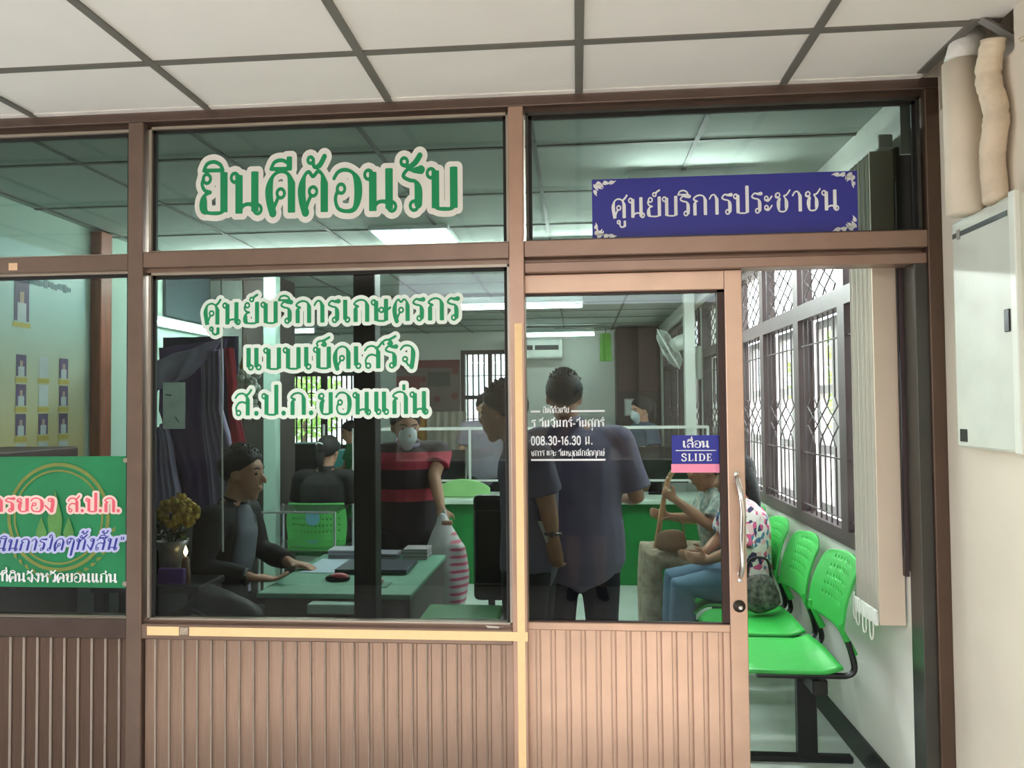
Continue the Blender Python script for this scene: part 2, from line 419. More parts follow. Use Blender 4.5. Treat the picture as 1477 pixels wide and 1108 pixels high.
# back wall with two window openings
bw = MB()
def wall_with_holes(mb, x0, x1, y0, y1, z0, z1, holes):
    xs = sorted(holes); cur = x0
    for (a, b, c, d) in xs:
        mb.box(cur, a, y0, y1, z0, z1); mb.box(a, b, y0, y1, z0, c); mb.box(a, b, y0, y1, d, z1); cur = b
    mb.box(cur, x1, y0, y1, z0, z1)
wall_with_holes(bw, -5.4, 1.3, 8.75, 8.9, 0, ZC, [(-4.40, -3.30, .95, 2.0), (-1.68, -.92, 1.0, 2.30)])
struct(bw.build('wall_back', 'inner_wall'), 'off white back wall of the office', 'wall')
# right wall with the row of window openings
BAYS = [(.17, .70), (.79, 1.40), (1.49, 2.16), (2.25, 2.92), (3.01, 3.68), (3.77, 4.44), (4.75, 5.42), (5.51, 6.18), (6.27, 6.94), (7.03, 7.70)]
SILL, HEAD = .90, 2.40
rw = MB()
rw.box(XW, 1.30, .112, 8.9, 0, SILL).box(XW, 1.30, .112, 8.9, HEAD, ZC).box(XW, 1.30, 7.78, 8.9, SILL, HEAD).box(XW, 1.30, 4.52, 4.67, SILL, HEAD)
struct(rw.build('wall_right', 'inner_wall'), 'white office wall under and over the barred windows', 'wall')
# corridor return wall
cw = MB(); cw.box(1.262, 1.45, -3.6, .03, 0, 2.51).box(1.262, 1.45, -3.6, -.46, 2.51, 3.1).box(1.44, 1.45, -.46, .03, 2.51, 3.1).box(1.262, 1.44, -.004, .03, 2.51, 3.1); cw.box(1.262, 1.45, .03, 8.9, ZC, 3.1)
wc = struct(cw.build('wall_corridor', 'plaster'), 'stained cream plaster wall right of the glazed front', 'wall')
pb = MB()
for r_ in range(5):
    for k in range(3):
        y0 = -.95 + k * .115 + (.05 if r_ % 2 else 0); z0 = 2.09 + r_ * .042
        pb.rbox(1.252, 1.275, y0, y0 + .105, z0, z0 + .036, .004, 1)
pb.build('brick_patch', mat('bare_brick', (176, 110, 78), .9, 0, .2, 20), wc)
# hairline crack and stains as shallow plaster patches
MB().tube([(1.2615, -.62, .72), (1.2615, -.615, .62), (1.2615, -.625, .55), (1.2615, -.62, .45)], .0025, 5, smooth=4).build('crack', mat('crack', (150, 128, 100), .9), wc)
MB().tube([(1.2615, -.57, 1.30), (1.2615, -.572, .9), (1.2615, -.57, .2)], .0022, 5, smooth=3).build('plaster_seam', mat('seam', (192, 178, 158), .9), wc)
struct(MB().box(XW - .012, XW, .08, 8.75, 0, .105).build('baseboard_right', 'black_skirting'), 'black skirting along the right office wall', 'baseboard')
struct(MB().box(-3.0, .45, 8.735, 8.75, 0, .1).build('baseboard_back', 'black_skirting'), 'black skirting along the back office wall', 'baseboard')

# corridor ceiling: white tiles in a dark grid, one tile missing at the right end
ce = MB(); ce.box(-7, 1.19, -3.6, -.004, ZC, ZC + .02); ce.box(1.19, 1.262, -3.6, -.41, ZC, ZC + .02)
ceo = struct(ce.build('ceiling_corridor', 'ceiling_tile'), 'white suspended ceiling tiles over the corridor', 'ceiling')
g = MB()
for x in (-4.81, -4.12, -3.43, -2.74, -2.055, -1.365, -.675, .020, .735): g.box(x - .014, x + .014, -3.6, -.004, ZC - .006, ZC + .001)
for y in (-.39, -1.08, -1.77, -2.46, -3.15): g.box(-7, 1.262, y - .014, y + .014, ZC - .0055, ZC + .001)
g.box(1.17, 1.202, -.41, -.05, ZC - .006, ZC + .001)
g.build('ceiling_grid', 'tbar', ceo)
MB().box(-7, 1.2, -.03, -.004, ZC - .004, ZC + .001).build('edge_angle', mat('edge_white', (232, 226, 220), .6), ceo)
vb = MB(); vb.box(1.0, 1.44, -.5, .1, 2.86, 2.95); vb.box(1.10, 1.19, -.41, -.004, ZC + .021, 3.0); vb.box(1.19, 1.262, -.004, .1, ZC, 3.0); vb.box(1.19, 1.262, -.5, -.41, ZC + .021, 3.0)
struct(vb.build('ceiling_void', mat('void_plaster', (186, 176, 162), .9, 0, .12, 5)), 'open ceiling void at the right end where a tile is missing', 'ceiling')
# inner ceiling
ic = struct(MB().box(-5.4, 1.3, .1, 8.9, ZC, ZC + .03).build('ceiling', 'inner_ceiling'), 'grey green tiled ceiling of the office', 'ceiling')
g = MB()
for k in range(10): x = -5.0 + k * .69; g.box(x - .010, x + .010, .1, 8.75, ZC - .006, ZC + .001)
for k in range(12): y = .55 + k * .72; g.box(-5.3, XW, y - .010, y + .010, ZC - .0055, ZC + .001)
g.build('ceiling_grid', 'inner_tbar', ic)

struct(MB().box(-24, 1.45, -3.75, -3.6, -.15, 1.05).build('wall_parapet_added', mat('parapet', (120, 108, 98), .85, 0, .08, 2)), 'added unseen low parapet wall on the open side of the corridor', 'wall')  # added out of view to darken pane reflections and limit the sun patch
ob_ = MB(); ob_.box(-26, 20, -10.4, -10, -.15, 3.0).box(-26.3, 20.3, -10.6, -9.6, 3.0, 3.15)
for k in range(9): ob_.box(-22 + k * 4.6, -21.7 + k * 4.6, -10, -9.85, -.15, 3.0)
struct(MB().box(-24, -1.55, -3.8, -3.65, 1.05, 3.0).build('wall_sun_block', mat('sun_block', (150, 138, 126), .85, 0, .08, 2)), 'added unseen wall keeping sun off the left part of the corridor', 'wall')  # added out of view to shade the left end of the front
struct(ob_.build('wall_opposite_added', mat('opposite', (132, 120, 104), .85, 0, .15, .8)), 'added unseen building across the forecourt that darkens the reflections', 'wall')  # unseen, added so the panes mirror something dark
# ---------------------------------------------------------------- right windows
def office_window(i, y0, y1):
    w = struct(thing('window_%d' % i, None, None, (XW, (y0 + y1) / 2, SILL)), None, None)
    fr = MB(); t = .045
    fr.box(XW - .015, 1.24, y0 - t, y0, SILL - .02, HEAD + .03).box(XW - .015, 1.24, y1, y1 + t, SILL - .02, HEAD + .03)
    fr.box(XW - .015, 1.24, y0, y1, SILL - .02, SILL + .045).box(XW - .015, 1.24, y0, y1, HEAD - .03, HEAD + .03).box(XW - .015, 1.24, y0, y1, 1.935, 2.015)
    fr.build('window_frame', 'window_wood', w)
    sash = MB(); s = .05; X0, X1 = 1.25, 1.285
    for a, b in ((y0 + .01, (y0 + y1) / 2 - .003), ((y0 + y1) / 2 + .003, y1 - .01)):
        sash.box(X0, X1, a, a + s, .95, 1.93).box(X0, X1, b - s, b, .95, 1.93)
        for zc in (.975, 1.27, 1.575, 1.905): sash.box(X0, X1, a + s, b - s, zc - .022, zc + .022)
    sash.build('sash', 'sash_paint', w)
    MB().box(1.265, 1.270, y0 + .02, y1 - .02, .96, 1.92).build('pane', CLEAR, w)
    MB().box(1.265, 1.270, y0, y1, 2.015, HEAD - .03).build('upper_pane', CLEAR, w)
    gr = MB(); n = 8; X = XW + .006; r_ = .0045
    ys = [y0 + .035 + (y1 - y0 - .07) * k / (n - 1) for k in range(n)]
    for k, y in enumerate(ys):
        dy = (ys[1] - ys[0]) * .5 * (1 if k % 2 else -1)
        if k in (0, n - 1): pts = [(X, y, .94), (X, y, 1.935)]
        else: pts = [(X, y, .94), (X, y, 1.30), (X, y + dy, 1.345), (X, y - dy, 1.395), (X, y + dy, 1.445), (X, y - dy, 1.49), (X, y, 1.53), (X, y, 1.935)]
        gr.tube(pts, r_, 5)
        up = [(X, y, 2.015)]
        if k not in (0, n - 1):
            for q in range(8): up.append((X, y + (dy if q % 2 else -dy), 2.05 + q * .042))
        up.append((X, y, HEAD - .03)); gr.tube(up, r_, 5)
    for z in (.985, 1.251, 1.80): gr.tube([(X - .006, y0, z), (X - .006, y1, z)], r_, 5)
    gr.build('grille', 'grille_iron', w)
    return w
for i, (a, b) in enumerate(BAYS): 
    w = office_window(i + 4, a, b)
    w['label'] = 'barred timber framed window, %s from the doorway along the right wall' % ('first second third fourth fifth sixth seventh eighth ninth tenth'.split()[i]); w['category'] = 'window'

def back_window(i, x0, x1, z0, z1, n, label):
    w = struct(thing('window_%d' % i, label, 'window', ((x0 + x1) / 2, 8.75, z0)), label, 'window')
    fr = MB(); t = .06
    fr.box(x0 - t, x0, 8.72, 8.8, z0 - t, z1 + t).box(x1, x1 + t, 8.72, 8.8, z0 - t, z1 + t).box(x0, x1, 8.72, 8.8, z0 - t, z0).box(x0, x1, 8.72, 8.8, z1, z1 + t)
    xm = (x0 + x1) / 2; fr.box(xm - .03, xm + .03, 8.73, 8.8, z0, z1).box(x0, x1, 8.73, 8.8, z0 + (z1 - z0) * .5 - .03, z0 + (z1 - z0) * .5 + .03)
    fr.build('window_frame', 'window_wood', w)
    gr = MB()
    for k in range(n): x = x0 + (x1 - x0) * (k + .5) / n; gr.box(x - .012, x + .012, 8.71, 8.722, z0, z1)
    for q in range(1, 4): z = z0 + (z1 - z0) * q / 4; gr.box(x0, x1, 8.712, 8.722, z - .006, z + .006)
    gr.build('grille', 'grille_iron', w)
    MB().box(x0, x1, 8.84, 8.845, z0, z1).build('pane', CLEAR, w)
back_window(14, -4.40, -3.30, .95, 2.0, 14, 'green lit barred window at the far left of the back wall')
back_window(15, -1.68, -.92, 1.0, 2.30, 9, 'dark slatted window in the back wall beside the notice board')

# outside the windows
def shrub(name, label, c, rx, rz, n, m, seed):
    rnd = random.Random(seed); mb = MB()
    for k in range(n):
        d = Vector((rnd.gauss(0, 1), rnd.gauss(0, 1), rnd.gauss(0, 1))).normalized() * rnd.uniform(.55, 1) 
        p = Vector(c) + Vector((d.x * rx, d.y * rx * 1.3, d.z * rz)); s = rnd.uniform(.05, .11)
        a = Vector((rnd.uniform(-1, 1), rnd.uniform(-1, 1), rnd.uniform(-1, 1))).normalized(); b = a.orthogonal().normalized()
        mb.add([p - a * s, p + b * s * .5, p + a * s, p - b * s * .5], [(0, 1, 2, 3)])
    t = thing(name, label, 'tree', (c[0], c[1], -.1), 'trees outside the windows')
    mb.build('foliage', m, t); MB().tube([(c[0], c[1], -.1), (c[0] + .05, c[1], c[2])], [.07, .04], 8).build('trunk', mat('bark', (110, 92, 74), .9), t)
mat('leaf_light', (150, 190, 96), .6, 0, .2, 8)
shrub('leafy_tree', 'leafy tree outside the nearer right hand windows', (3.6, 3.9, 1.75), .8, .6, 900, 'leaf_light', 3)
shrub('leafy_tree', 'leafy tree seen through the far windows beside the fan', (4.2, 9.5, 1.9), 1.0, .9, 900, 'leaf_light', 4)
shrub('leafy_tree', 'leafy tree behind the green lit window in the back wall', (-5.4, 12.0, 1.6), .9, .7, 900, 'leaf_light', 5)
struct(MB().box(1.45, 30, -3, 40, -.4, -.1).box(-24, 1.45, 9, 40, -.4, -.1).build('ground_yard', mat('yard', (214, 210, 200), .9, 0, .06, 1)), 'pale concrete yard outside the windows', 'ground')
struct(MB().box(9, 9.3, -3, 30, -.1, 1.2).build('wall_yard', mat('yard_wall', (236, 234, 228), .8, 0, .03, 1)), 'low white boundary wall outside the right windows', 'wall')
# ---------------------------------------------------------------- glazed front: rails, mullions, panes
struct(MB().rbox(-4.2, 1.262, 0, .11, 2.592, 2.634, .003, 1).box(-4.2, 1.215, .03, .09, 2.572, 2.592).build('trim_1', mat('head_brown', (104, 86, 77), .4, .6, .08, 8)), 'brown aluminium head rail under the corridor ceiling', 'frame')  # shading of the head rail is painted in as a darker brown
struct(MB().rbox(-1.681, -1.623, 0, .11, 0, 2.592, .003, 1).build('trim_2', mat('mullion_umber', (126, 106, 95), .4, .6, .08, 8)), 'brown mullion between banner window and lettered window', 'frame')
m3 = struct(MB().rbox(-.238, -.184, 0, .11, 0, 2.592, .003, 1).build('trim_3', mat('mullion_lit', (184, 150, 132), .38, .55, .06, 8)), 'brown centre mullion with yellow tape strip beside the door', 'frame')  # lighter brown: the brighter light at the centre is put into the colour
tp = MB(); tp.box(-.221, -.194, -.0012, 0, 0, 1.80)
tp.build('yellow_tape', 'tape', m3)
struct(MB().rbox(1.215, 1.262, 0, .11, 0, 2.592, .003, 1).build('trim_4', mat('jamb_brown', (92, 72, 60), .42, .45, .1, 7)), 'dark brown right jamb of the doorway', 'frame')
ch = MB(); ch.rbox(1.172, 1.216, .014, .11, 0, 1.985, .002, 1)
struct(ch.build('trim_5', 'dark_channel'), 'dark grey door channel inside the right jamb', 'frame')
struct(MB().rbox(-4.2, -1.681, .002, .10, 2.03, 2.09, .003, 1).build('trim_6', MATS['mullion_umber']), 'brown transom rail over the banner window', 'frame')
MB().rbox(-2.158, -2.122, .0005, .002, 2.040, 2.068, .0005, 1).build('paint_chip', mat('chip_peach', (246, 206, 168), .6), bpy.data.objects['trim_6'])
struct(MB().rbox(-1.623, -.238, .002, .10, 2.038, 2.097, .003, 1).box(-1.623, -.238, .022, .08, 2.020, 2.038).build('trim_7', BR), 'brown transom rail between the two lettered panes', 'frame')
struct(MB().rbox(-.184, 1.215, .002, .10, 2.041, 2.100, .003, 1).box(-.184, 1.215, .05, .10, 2.015, 2.041).rbox(-.184, 1.215, .012, .10, 1.985, 2.022, .003, 1).build('trim_8', mat('transom_lit', (158, 130, 116), .38, .6, .06, 8)), 'brown transom and sliding track over the doorway', 'frame')  # stronger light by the doorway is painted into this tan
s9 = struct(MB().rbox(-1.623, -.238, .002, .10, .652, .708, .003, 1).box(-1.623, -.238, .022, .08, .708, .720).build('trim_9', BR), 'brown sill rail of the lettered window with yellow tape', 'frame')
tp = MB(); tp.box(-1.598, -1.475, -.0002, .002, .668, .700).box(-1.435, -.184, -.0006, .002, .668, .700); tp.box(-.236, -.184, -.0022, 0, .668, .700)
rr = random.Random(5)
tp.build('yellow_tape', 'tape', s9)
MB().box(-1.472, -1.44, -.0004, .002, .672, .698).build('torn_tape', mat('tape_worn', (176, 160, 142), .7, 0, .2, 90), s9)
tx = MB(); tx.add([(-.338, .018, .716), (-.325, .018, .705), (-.29, .018, .704), (-.287, .018, .711), (-.27, .018, .712)], [(0, 1, 2, 3, 4)])
solidify(tx.build('torn_paper', mat('paper_scrap', (236, 226, 214), .8), s9), .0012)
struct(MB().rbox(-4.2, -1.681, .002, .10, .652, .722, .003, 1).build('trim_10', mat('sill_umber', (88, 72, 66), .42, .5, .1, 8)), 'brown sill rail under the green banner', 'frame')

def ribbed(name, x0, x1, z0, z1, y, label, pitch=.0541, wide=.036, dep=.013):
    mb = MB(); mb.box(x0, x1, y + dep, y + dep + .03, z0, z1)
    n = int((x1 - x0) / pitch) + 1
    for k in range(n):
        a = x0 + .006 + k * pitch; b = min(a + wide, x1)
        if b - a < .008: continue
        mb.rbox(a, b, y, y + dep + .004, z0, z1, .0015, 1)
        c = b + .003; d = min(c + pitch - wide - .006, x1)
        if d - c > .004: mb.rbox(c, d, y + dep * .86, y + dep + .004, z0, z1, .001, 1)
    ob = mb.build(name, 'brown_panel'); ed_ = MB()
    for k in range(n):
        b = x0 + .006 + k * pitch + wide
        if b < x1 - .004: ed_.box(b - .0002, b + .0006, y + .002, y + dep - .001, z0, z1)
    ed_.build('rib_highlight', mat('highlight_pale', (250, 236, 222), .6, 0, .03, 20), ob)  # pale colour paints a highlight on the right-facing rib sides
    return ob
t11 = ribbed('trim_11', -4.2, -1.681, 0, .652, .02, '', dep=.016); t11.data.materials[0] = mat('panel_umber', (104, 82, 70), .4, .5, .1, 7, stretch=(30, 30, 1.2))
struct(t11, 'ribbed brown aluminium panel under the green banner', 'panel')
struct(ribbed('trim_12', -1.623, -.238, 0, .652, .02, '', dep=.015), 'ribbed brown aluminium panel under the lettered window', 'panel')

def fixed_window(i, x0, x1, z0, z1, y, label):
    w = struct(thing('window_%d' % i, label, 'window', ((x0 + x1) / 2, y, z0)), label, 'window')
    fr = MB(); a, b = .010, .012
    fr.box(x0, x0 + a, y - .025, y - .004, z0, z1).box(x1 - a, x1, y - .025, y - .004, z0, z1).box(x0, x1, y - .025, y - .004, z1 - a, z1).box(x0, x1, y - .025, y - .004, z0, z0 + a * .6)
    k = MB()
    for q0, q1 in ((x0 + a, x0 + a + b), (x1 - a - b, x1 - a)): k.box(q0, q1, y - .012, y, z0, z1)
    k.box(x0, x1, y - .012, y, z1 - a - b, z1 - a)
    fr.build('glazing_bead', 'bead_silver' if i != 17 else 'dark_channel', w); k.build('gasket', 'gasket', w)
    MB().box(x0, x1, y, y + .005, z0, z1).build('glass', PANE, w)
    return w
fixed_window(1, -4.2, -1.681, .722, 2.03, .045, 'tinted pane with the green banner left of the mullion')
fixed_window(16, -4.2, -1.681, 2.09, 2.572, .045, 'dark transom pane above the green banner')
W2 = fixed_window(2, -1.610, -.238, .720, 2.020, .045, 'large tinted pane with three lines of green lettering')
W3 = fixed_window(3, -1.610, -.238, 2.097, 2.578, .045, 'upper tinted pane with the large green welcome lettering')
fixed_window(17, -.176, 1.205, 2.100, 2.572, .045, 'dark transom pane holding the blue sign over the door')

GREEN = mat('letter_green', (0, 146, 92), .5, 0, .02)
WHITE = mat('letter_white', (238, 236, 232), .5, 0, .02, emit=None)
MINTED = mat('letter_halo', (232, 244, 236), .5, 0, .02)
YL = .0435
lettering('ยินดีต้อนรับ', -1.425, -.430, 2.243, .158, YL, GREEN, WHITE, .14, W3, rise=-.012, gap=.10, wmul=1.12, res=.02)
lettering('ศูนย์บริการเกษตรกร', -1.405, -.428, 1.822, .082, YL, GREEN, MINTED, .17, W2, gap=.10, wmul=1.12)
lettering('แบบเบ็ดเสร็จ', -1.242, -.594, 1.649, .082, YL, GREEN, MINTED, .17, W2, gap=.10, wmul=1.12)
lettering('ส.ป.ก.ขอนแก่น', -1.285, -.545, 1.478, .082, YL, GREEN, MINTED, .17, W2, gap=.10, wmul=1.12)

# ---------------------------------------------------------------- sliding door
D1 = struct(thing('door_1', 'brown aluminium sliding door with tinted glass and ribbed lower panel', 'door', (.2, .05, 0)), 'brown aluminium sliding door with tinted glass and ribbed lower panel', 'door')
mat('door_brown', (206, 172, 150), .36, .6, .06, 8)
y0, y1 = .046, .088
fr = MB(); fr.rbox(.531, .592, y0, y1, .012, 1.984, .003, 1).rbox(-.262, -.202, y0, y1, .012, 1.984, .003, 1)
fr.rbox(-.202, .531, y0 + .003, y1, 1.915, 1.984, .003, 1).rbox(-.202, .531, y0 + .003, y1, .694, .722, .003, 1).rbox(-.202, .531, y0 + .003, y1, .012, .06, .003, 1)
fr.build('door_frame', 'door_brown', D1)
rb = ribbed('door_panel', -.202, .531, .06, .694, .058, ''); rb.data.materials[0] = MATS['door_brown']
rb.parent = D1; rb.location = rb.location - D1.location
bd = MB(); bd.box(.505, .531, .052, .066, .722, 1.915).box(-.202, .531, .052, .066, .722, .727).box(-.202, .531, .052, .066, 1.905, 1.915)
bd.build('gasket', mat('door_gasket', (52, 26, 18), .5), D1)
MB().box(-.202, .515, .066, .071, .722, 1.915).build('glass', PANE, D1)
hd = MB()
hp = [(.560, .044, 1.245), (.560, .028, 1.232), (.566, .006, 1.19), (.570, -.002, 1.13), (.568, -.004, 1.07), (.566, -.002, 1.01), (.568, .006, .945), (.566, .028, .905), (.566, .044, .892)]
hd.tube(hp, .0095, 10, smooth=5); hd.rbox(.551, .569, .040, .047, 1.225, 1.265, .002, 1).rbox(.557, .575, .040, .047, .872, .912, .002, 1)
hn = lab(hd.build('handle', 'chrome', D1, True), 'curved chrome pull handle')
lk = MB().lathe([(.0, -.012), (.013, -.012), (.015, -.008), (.021, -.006), (.022, 0), (0, 0)], (.562, .046, .789), 24, 'y')
lo = lk.build('lock', mat('lock_bronze', (66, 58, 52), .35, .7), D1, True)
MB().lathe([(0, -.004), (.007, -.004), (.008, 0), (0, 0)], (.565, .035, .786), 16, 'y').build('keyhole', 'chrome', lo, True)
# white door notice lettering
WL = mat('door_vinyl', (236, 238, 242), .5)
YD = .0645
lettering('ยินดีต้อนรับ', -.125, -.030, 1.477, .019, YD, WL, parent=D1, loops=False, wmul=1.25, name='notice_lettering')
lettering('ร วันจันทร์-วันศุกร์', -.168, .097, 1.425, .026, YD, WL, parent=D1, loops=False, wmul=1.3, name='notice_lettering')
lettering('008.30-16.30 น.', -.17, .056, 1.361, .030, YD, WL, parent=D1, loops=False, wmul=1.1, name='notice_lettering')
lettering('ชการ และ วันหยุดนักขัตฤกษ์', -.170, .098, 1.320, .019, YD, WL, parent=D1, loops=False, wmul=1.25, name='notice_lettering')
MB().box(-.17, -.135, YD - .0006, YD, 1.479, 1.486).box(-.022, .100, YD - .0006, YD, 1.479, 1.486).box(-.17, .100, YD - .0006, YD, 1.302, 1.309).build('notice_rule', WL, D1)

# slide sticker
st = thing('sticker', 'blue slide sticker with white writing and pink strip on the door glass', 'sticker', (.42, .064, 1.24))
mat('sticker_blue', (38, 44, 150), .4, 0, .03)
MB().box(.338, .510, .0640, .0655, 1.290, 1.392).build('sticker_panel', 'sticker_blue', st)
MB().rbox(.335, .510, .0636, .0655, 1.258, 1.289, .0005, 1).build('pink_strip', mat('pink_strip', (250, 150, 184), .5, 0, .03), st)
lettering('เลื่อน', .376, .470, 1.348, .024, .0634, WL, parent=st, wmul=1.2, name='lettering')
MB().box(.352, .495, .0632, .0640, 1.336, 1.339).build('rule', WL, st)
lettering('SLIDE', .370, .480, 1.300, .026, .0634, WL, parent=st, name='lettering', gap=.05)

# blue sign on the transom
sg = thing('sign', 'blue sign with white writing and ornate corners over the doorway', 'sign', (.53, .035, 2.104))
mat('sign_blue', (48, 50, 150), .45, 0, .04, 4)
SR = -.004
mb = MB(); mb.box(.063, .994, .034, .041, 2.103, 2.322); mb.build('sign_board', 'sign_blue', sg)
lettering('ศูนย์บริการประชาชน', .132, .930, 2.178, .072, .0335, WL, parent=sg, wmul=.98, gap=.07, rise=.008)
def flame(mb, p, d, s):
    p = Vector(p); a = Vector((math.cos(d), 0, math.sin(d))); b = Vector((-a.z, 0, a.x))
    q = [p + a * s * u + b * s * v for u, v in ((0, -.22), (.3, -.3), (.62, -.18), (1, .12), (.62, .1), (.42, .24), (.1, .2))]
    mb.add(q, [tuple(range(7))])
def corner(mb, x, z, sx, sz):
    for k, (dx, dz, ang, s) in enumerate(((.012, .008, 20, .03), (.036, .008, 10, .03), (.058, .010, -8, .028), (.008, .012, 70, .03), (.008, .034, 80, .026), (.018, .018, 45, .024), (.03, .014, 60, .018))):
        a = R(ang); a = math.atan2(math.sin(a) * sz, math.cos(a) * sx)
        flame(mb, (x + sx * dx, .0334, z + sz * dz), a, s)
for a in ((.066, 2.106, 1, 1), (.991, 2.106, -1, 1), (.066, 2.319, 1, -1), (.991, 2.319, -1, -1)):
    cm = MB(); corner(cm, *a); cm.build('corner_ornament', WL, sg)

# green banner tied inside the left pane
bn = thing('banner', 'green banner with pink and blue writing over a gold ring on the left pane', 'banner', (-1.95, .03, .83))
mat('banner_green', (18, 128, 78), .55, 0, .12, 5)
mb = MB(); mb.sheet(lambda u, v: (-3.30 + u * 1.607, .036 + .0015 * math.sin(u * 30 + v * 3), .832 + v * .496), 40, 8)
solidify(mb.build('banner_cloth', 'banner_green', bn), .001)
def ring(mb, cx, cz, r0, r1, y, n=56, sq=1.0):
    vs = []; fs = []
    for k in range(n):
        a = 2 * PI * k / n
        vs += [(cx + r0 * math.cos(a), y, cz + r0 * math.sin(a) * sq), (cx + r1 * math.cos(a), y, cz + r1 * math.sin(a) * sq)]
        j = (k + 1) % n; fs.append((2 * k, 2 * k + 1, 2 * j + 1, 2 * j))
    mb.add(vs, fs)
mb = MB(); ring(mb, -1.972, 1.098, .192, .206, .0325); ring(mb, -1.972, 1.098, .172, .180, .0325)
for k in range(20):
    a = PI * (1.08 + .84 * k / 19); c0 = Vector((-1.972 + .222 * math.cos(a), .0325, 1.098 + .222 * math.sin(a))); flame(mb, c0, a + 1.2, .026)
mb.build('gold_ring', mat('banner_gold', (118, 132, 62), .6, 0, .1, 20), bn)
mb = MB()
for (cx, w, z0, z1) in ((-1.985, .03, .98, 1.20), (-1.93, .022, .98, 1.10), (-2.04, .022, .98, 1.10)): 
    mb.add([(cx - w * .6, .0326, z0), (cx + w * .6, .0326, z0), (cx + w, .0326, (z0 + z1) / 2), (cx, .0326, z1), (cx - w, .0326, (z0 + z1) / 2)], [(0, 1, 2, 3, 4)])
mb.build('emblem', mat('banner_olive', (86, 142, 70), .6, 0, .15, 20), bn)
PK = mat('banner_pink', (238, 96, 116), .55); PKO = mat('banner_cream', (250, 214, 206), .55); BL = mat('banner_blue', (44, 52, 150), .55); BLO = mat('banner_pale_blue', (190, 196, 236), .55)
lettering('การของ', -2.292, -1.985, 1.118, .052, .032, PK, PKO, .16, bn, wmul=1.15)
lettering('ส.ป.ก.', -1.935, -1.722, 1.118, .052, .032, PK, PKO, .16, bn, wmul=1.15)
lettering('เนินการใดๆทั้งสิ้น"', -2.25, -1.715, .968, .044, .032, BL, BLO, .2, bn, slant=.25, rise=.015)
lettering('ที่ดินจังหวัดขอนแก่น', -2.203, -1.735, .853, .033, .032, WL, parent=bn, wmul=1.2)
for (x, z) in ((-1.704, 1.312), (-1.704, .848)): MB().lathe([(0, -.004), (.009, -.004), (.010, 0), (0, 0)], (x, .034, z), 16, 'y').build('eyelet', 'bead_silver', bn)

# electrical cabinet and ducts on the corridor wall
eb = thing('electrical_cabinet', 'grey cream steel electrical cabinet with dark latch on the plaster wall', 'cabinet', (1.245, -.33, 1.36))
MB().rbox(1.232, 1.265, -.505, -.145, 1.357, 2.088, .003, 1).build('cabinet_body', 'cream_steel', eb)
dr = MB().rbox(1.224, 1.2345, -.485, -.150, 1.362, 2.080, .002, 1).build('cabinet_door', mat('cabinet_grey', (206, 210, 198), .45, 0, .07, 6), eb)
MB().box(1.2225, 1.2245, -.470, -.152, 2.030, 2.046).build('label_strip', 'black_plastic', dr)
MB().box(1.2218, 1.2245, -.200, -.180, 2.022, 2.054).build('strip_clip', mat('clip', (150, 146, 138), .4, .3), dr)
MB().rbox(1.219, 1.2245, -.472, -.445, 1.700, 1.765, .002, 1).build('latch', 'black_plastic', dr)
MB().box(1.2225, 1.2245, -.212, -.168, 1.376, 1.416).build('maker_plate', 'black_plastic', dr)
MB().rbox(1.216, 1.234, -.520, -.488, 1.355, 2.092, .003, 1).build('cabinet_edge', 'cream_steel', eb)
dp = thing('duct_pipe', 'white insulated duct running down beside the right jamb', 'pipe', (1.205, -.26, 2.09))
MB().tube([(1.208, -.27, 2.085), (1.208, -.27, 2.3), (1.207, -.27, 2.56)], .054, 20).build('pipe', mat('duct_white', (222, 208, 188), .8, 0, .05, 8), dp, True)
MB().tube([(1.10, -.13, 2.72), (1.16, -.14, 2.715), (1.23, -.18, 2.69), (1.24, -.24, 2.655), (1.22, -.27, 2.60), (1.208, -.27, 2.56)], .050, 18, smooth=4).build('elbow', mat('duct_wrap', (238, 234, 226), .8, 0, .04, 20, bump=.3, bscale=40), dp, True)
hs = thing('wrapped_hose', 'wrinkled beige taped hose hanging between duct and electrical cabinet', 'hose', (1.22, -.41, 2.09))
pts = [Vector((1.222 + .004 * math.sin(k * .31), -.415 + .012 * math.sin(k * .22), 2.088 + k * .0105)) for k in range(46)]
rs = [.034 + .005 * noise.noise(Vector((0, 0, k * .6))) for k in range(46)]
MB().tube(pts, rs, 18).build('hose', mat('hose_tape', (214, 196, 172), .85, 0, .1, 12, bump=.5, bscale=25), hs, True)
lt = tag(MB().tube([(1.200, -.405, 2.632), (1.26, -.425, 2.575), (1.335, -.45, 2.512)], .013, 4).build('ceiling_trim_strip', 'tbar'), 'grey ceiling trim strip leaning loose across the open ceiling corner', 'trim')
cb = tag(MB().tube([(1.256, -.50, 2.52), (1.256, -.56, 2.5), (1.256, -.585, 2.4), (1.256, -.56, 2.33), (1.256, -.53, 2.335)], .006, 6, smooth=6).build('cable', mat('cable_beige', (206, 190, 164), .7)), 'short beige cable stub curling on the plaster wall', 'cable')
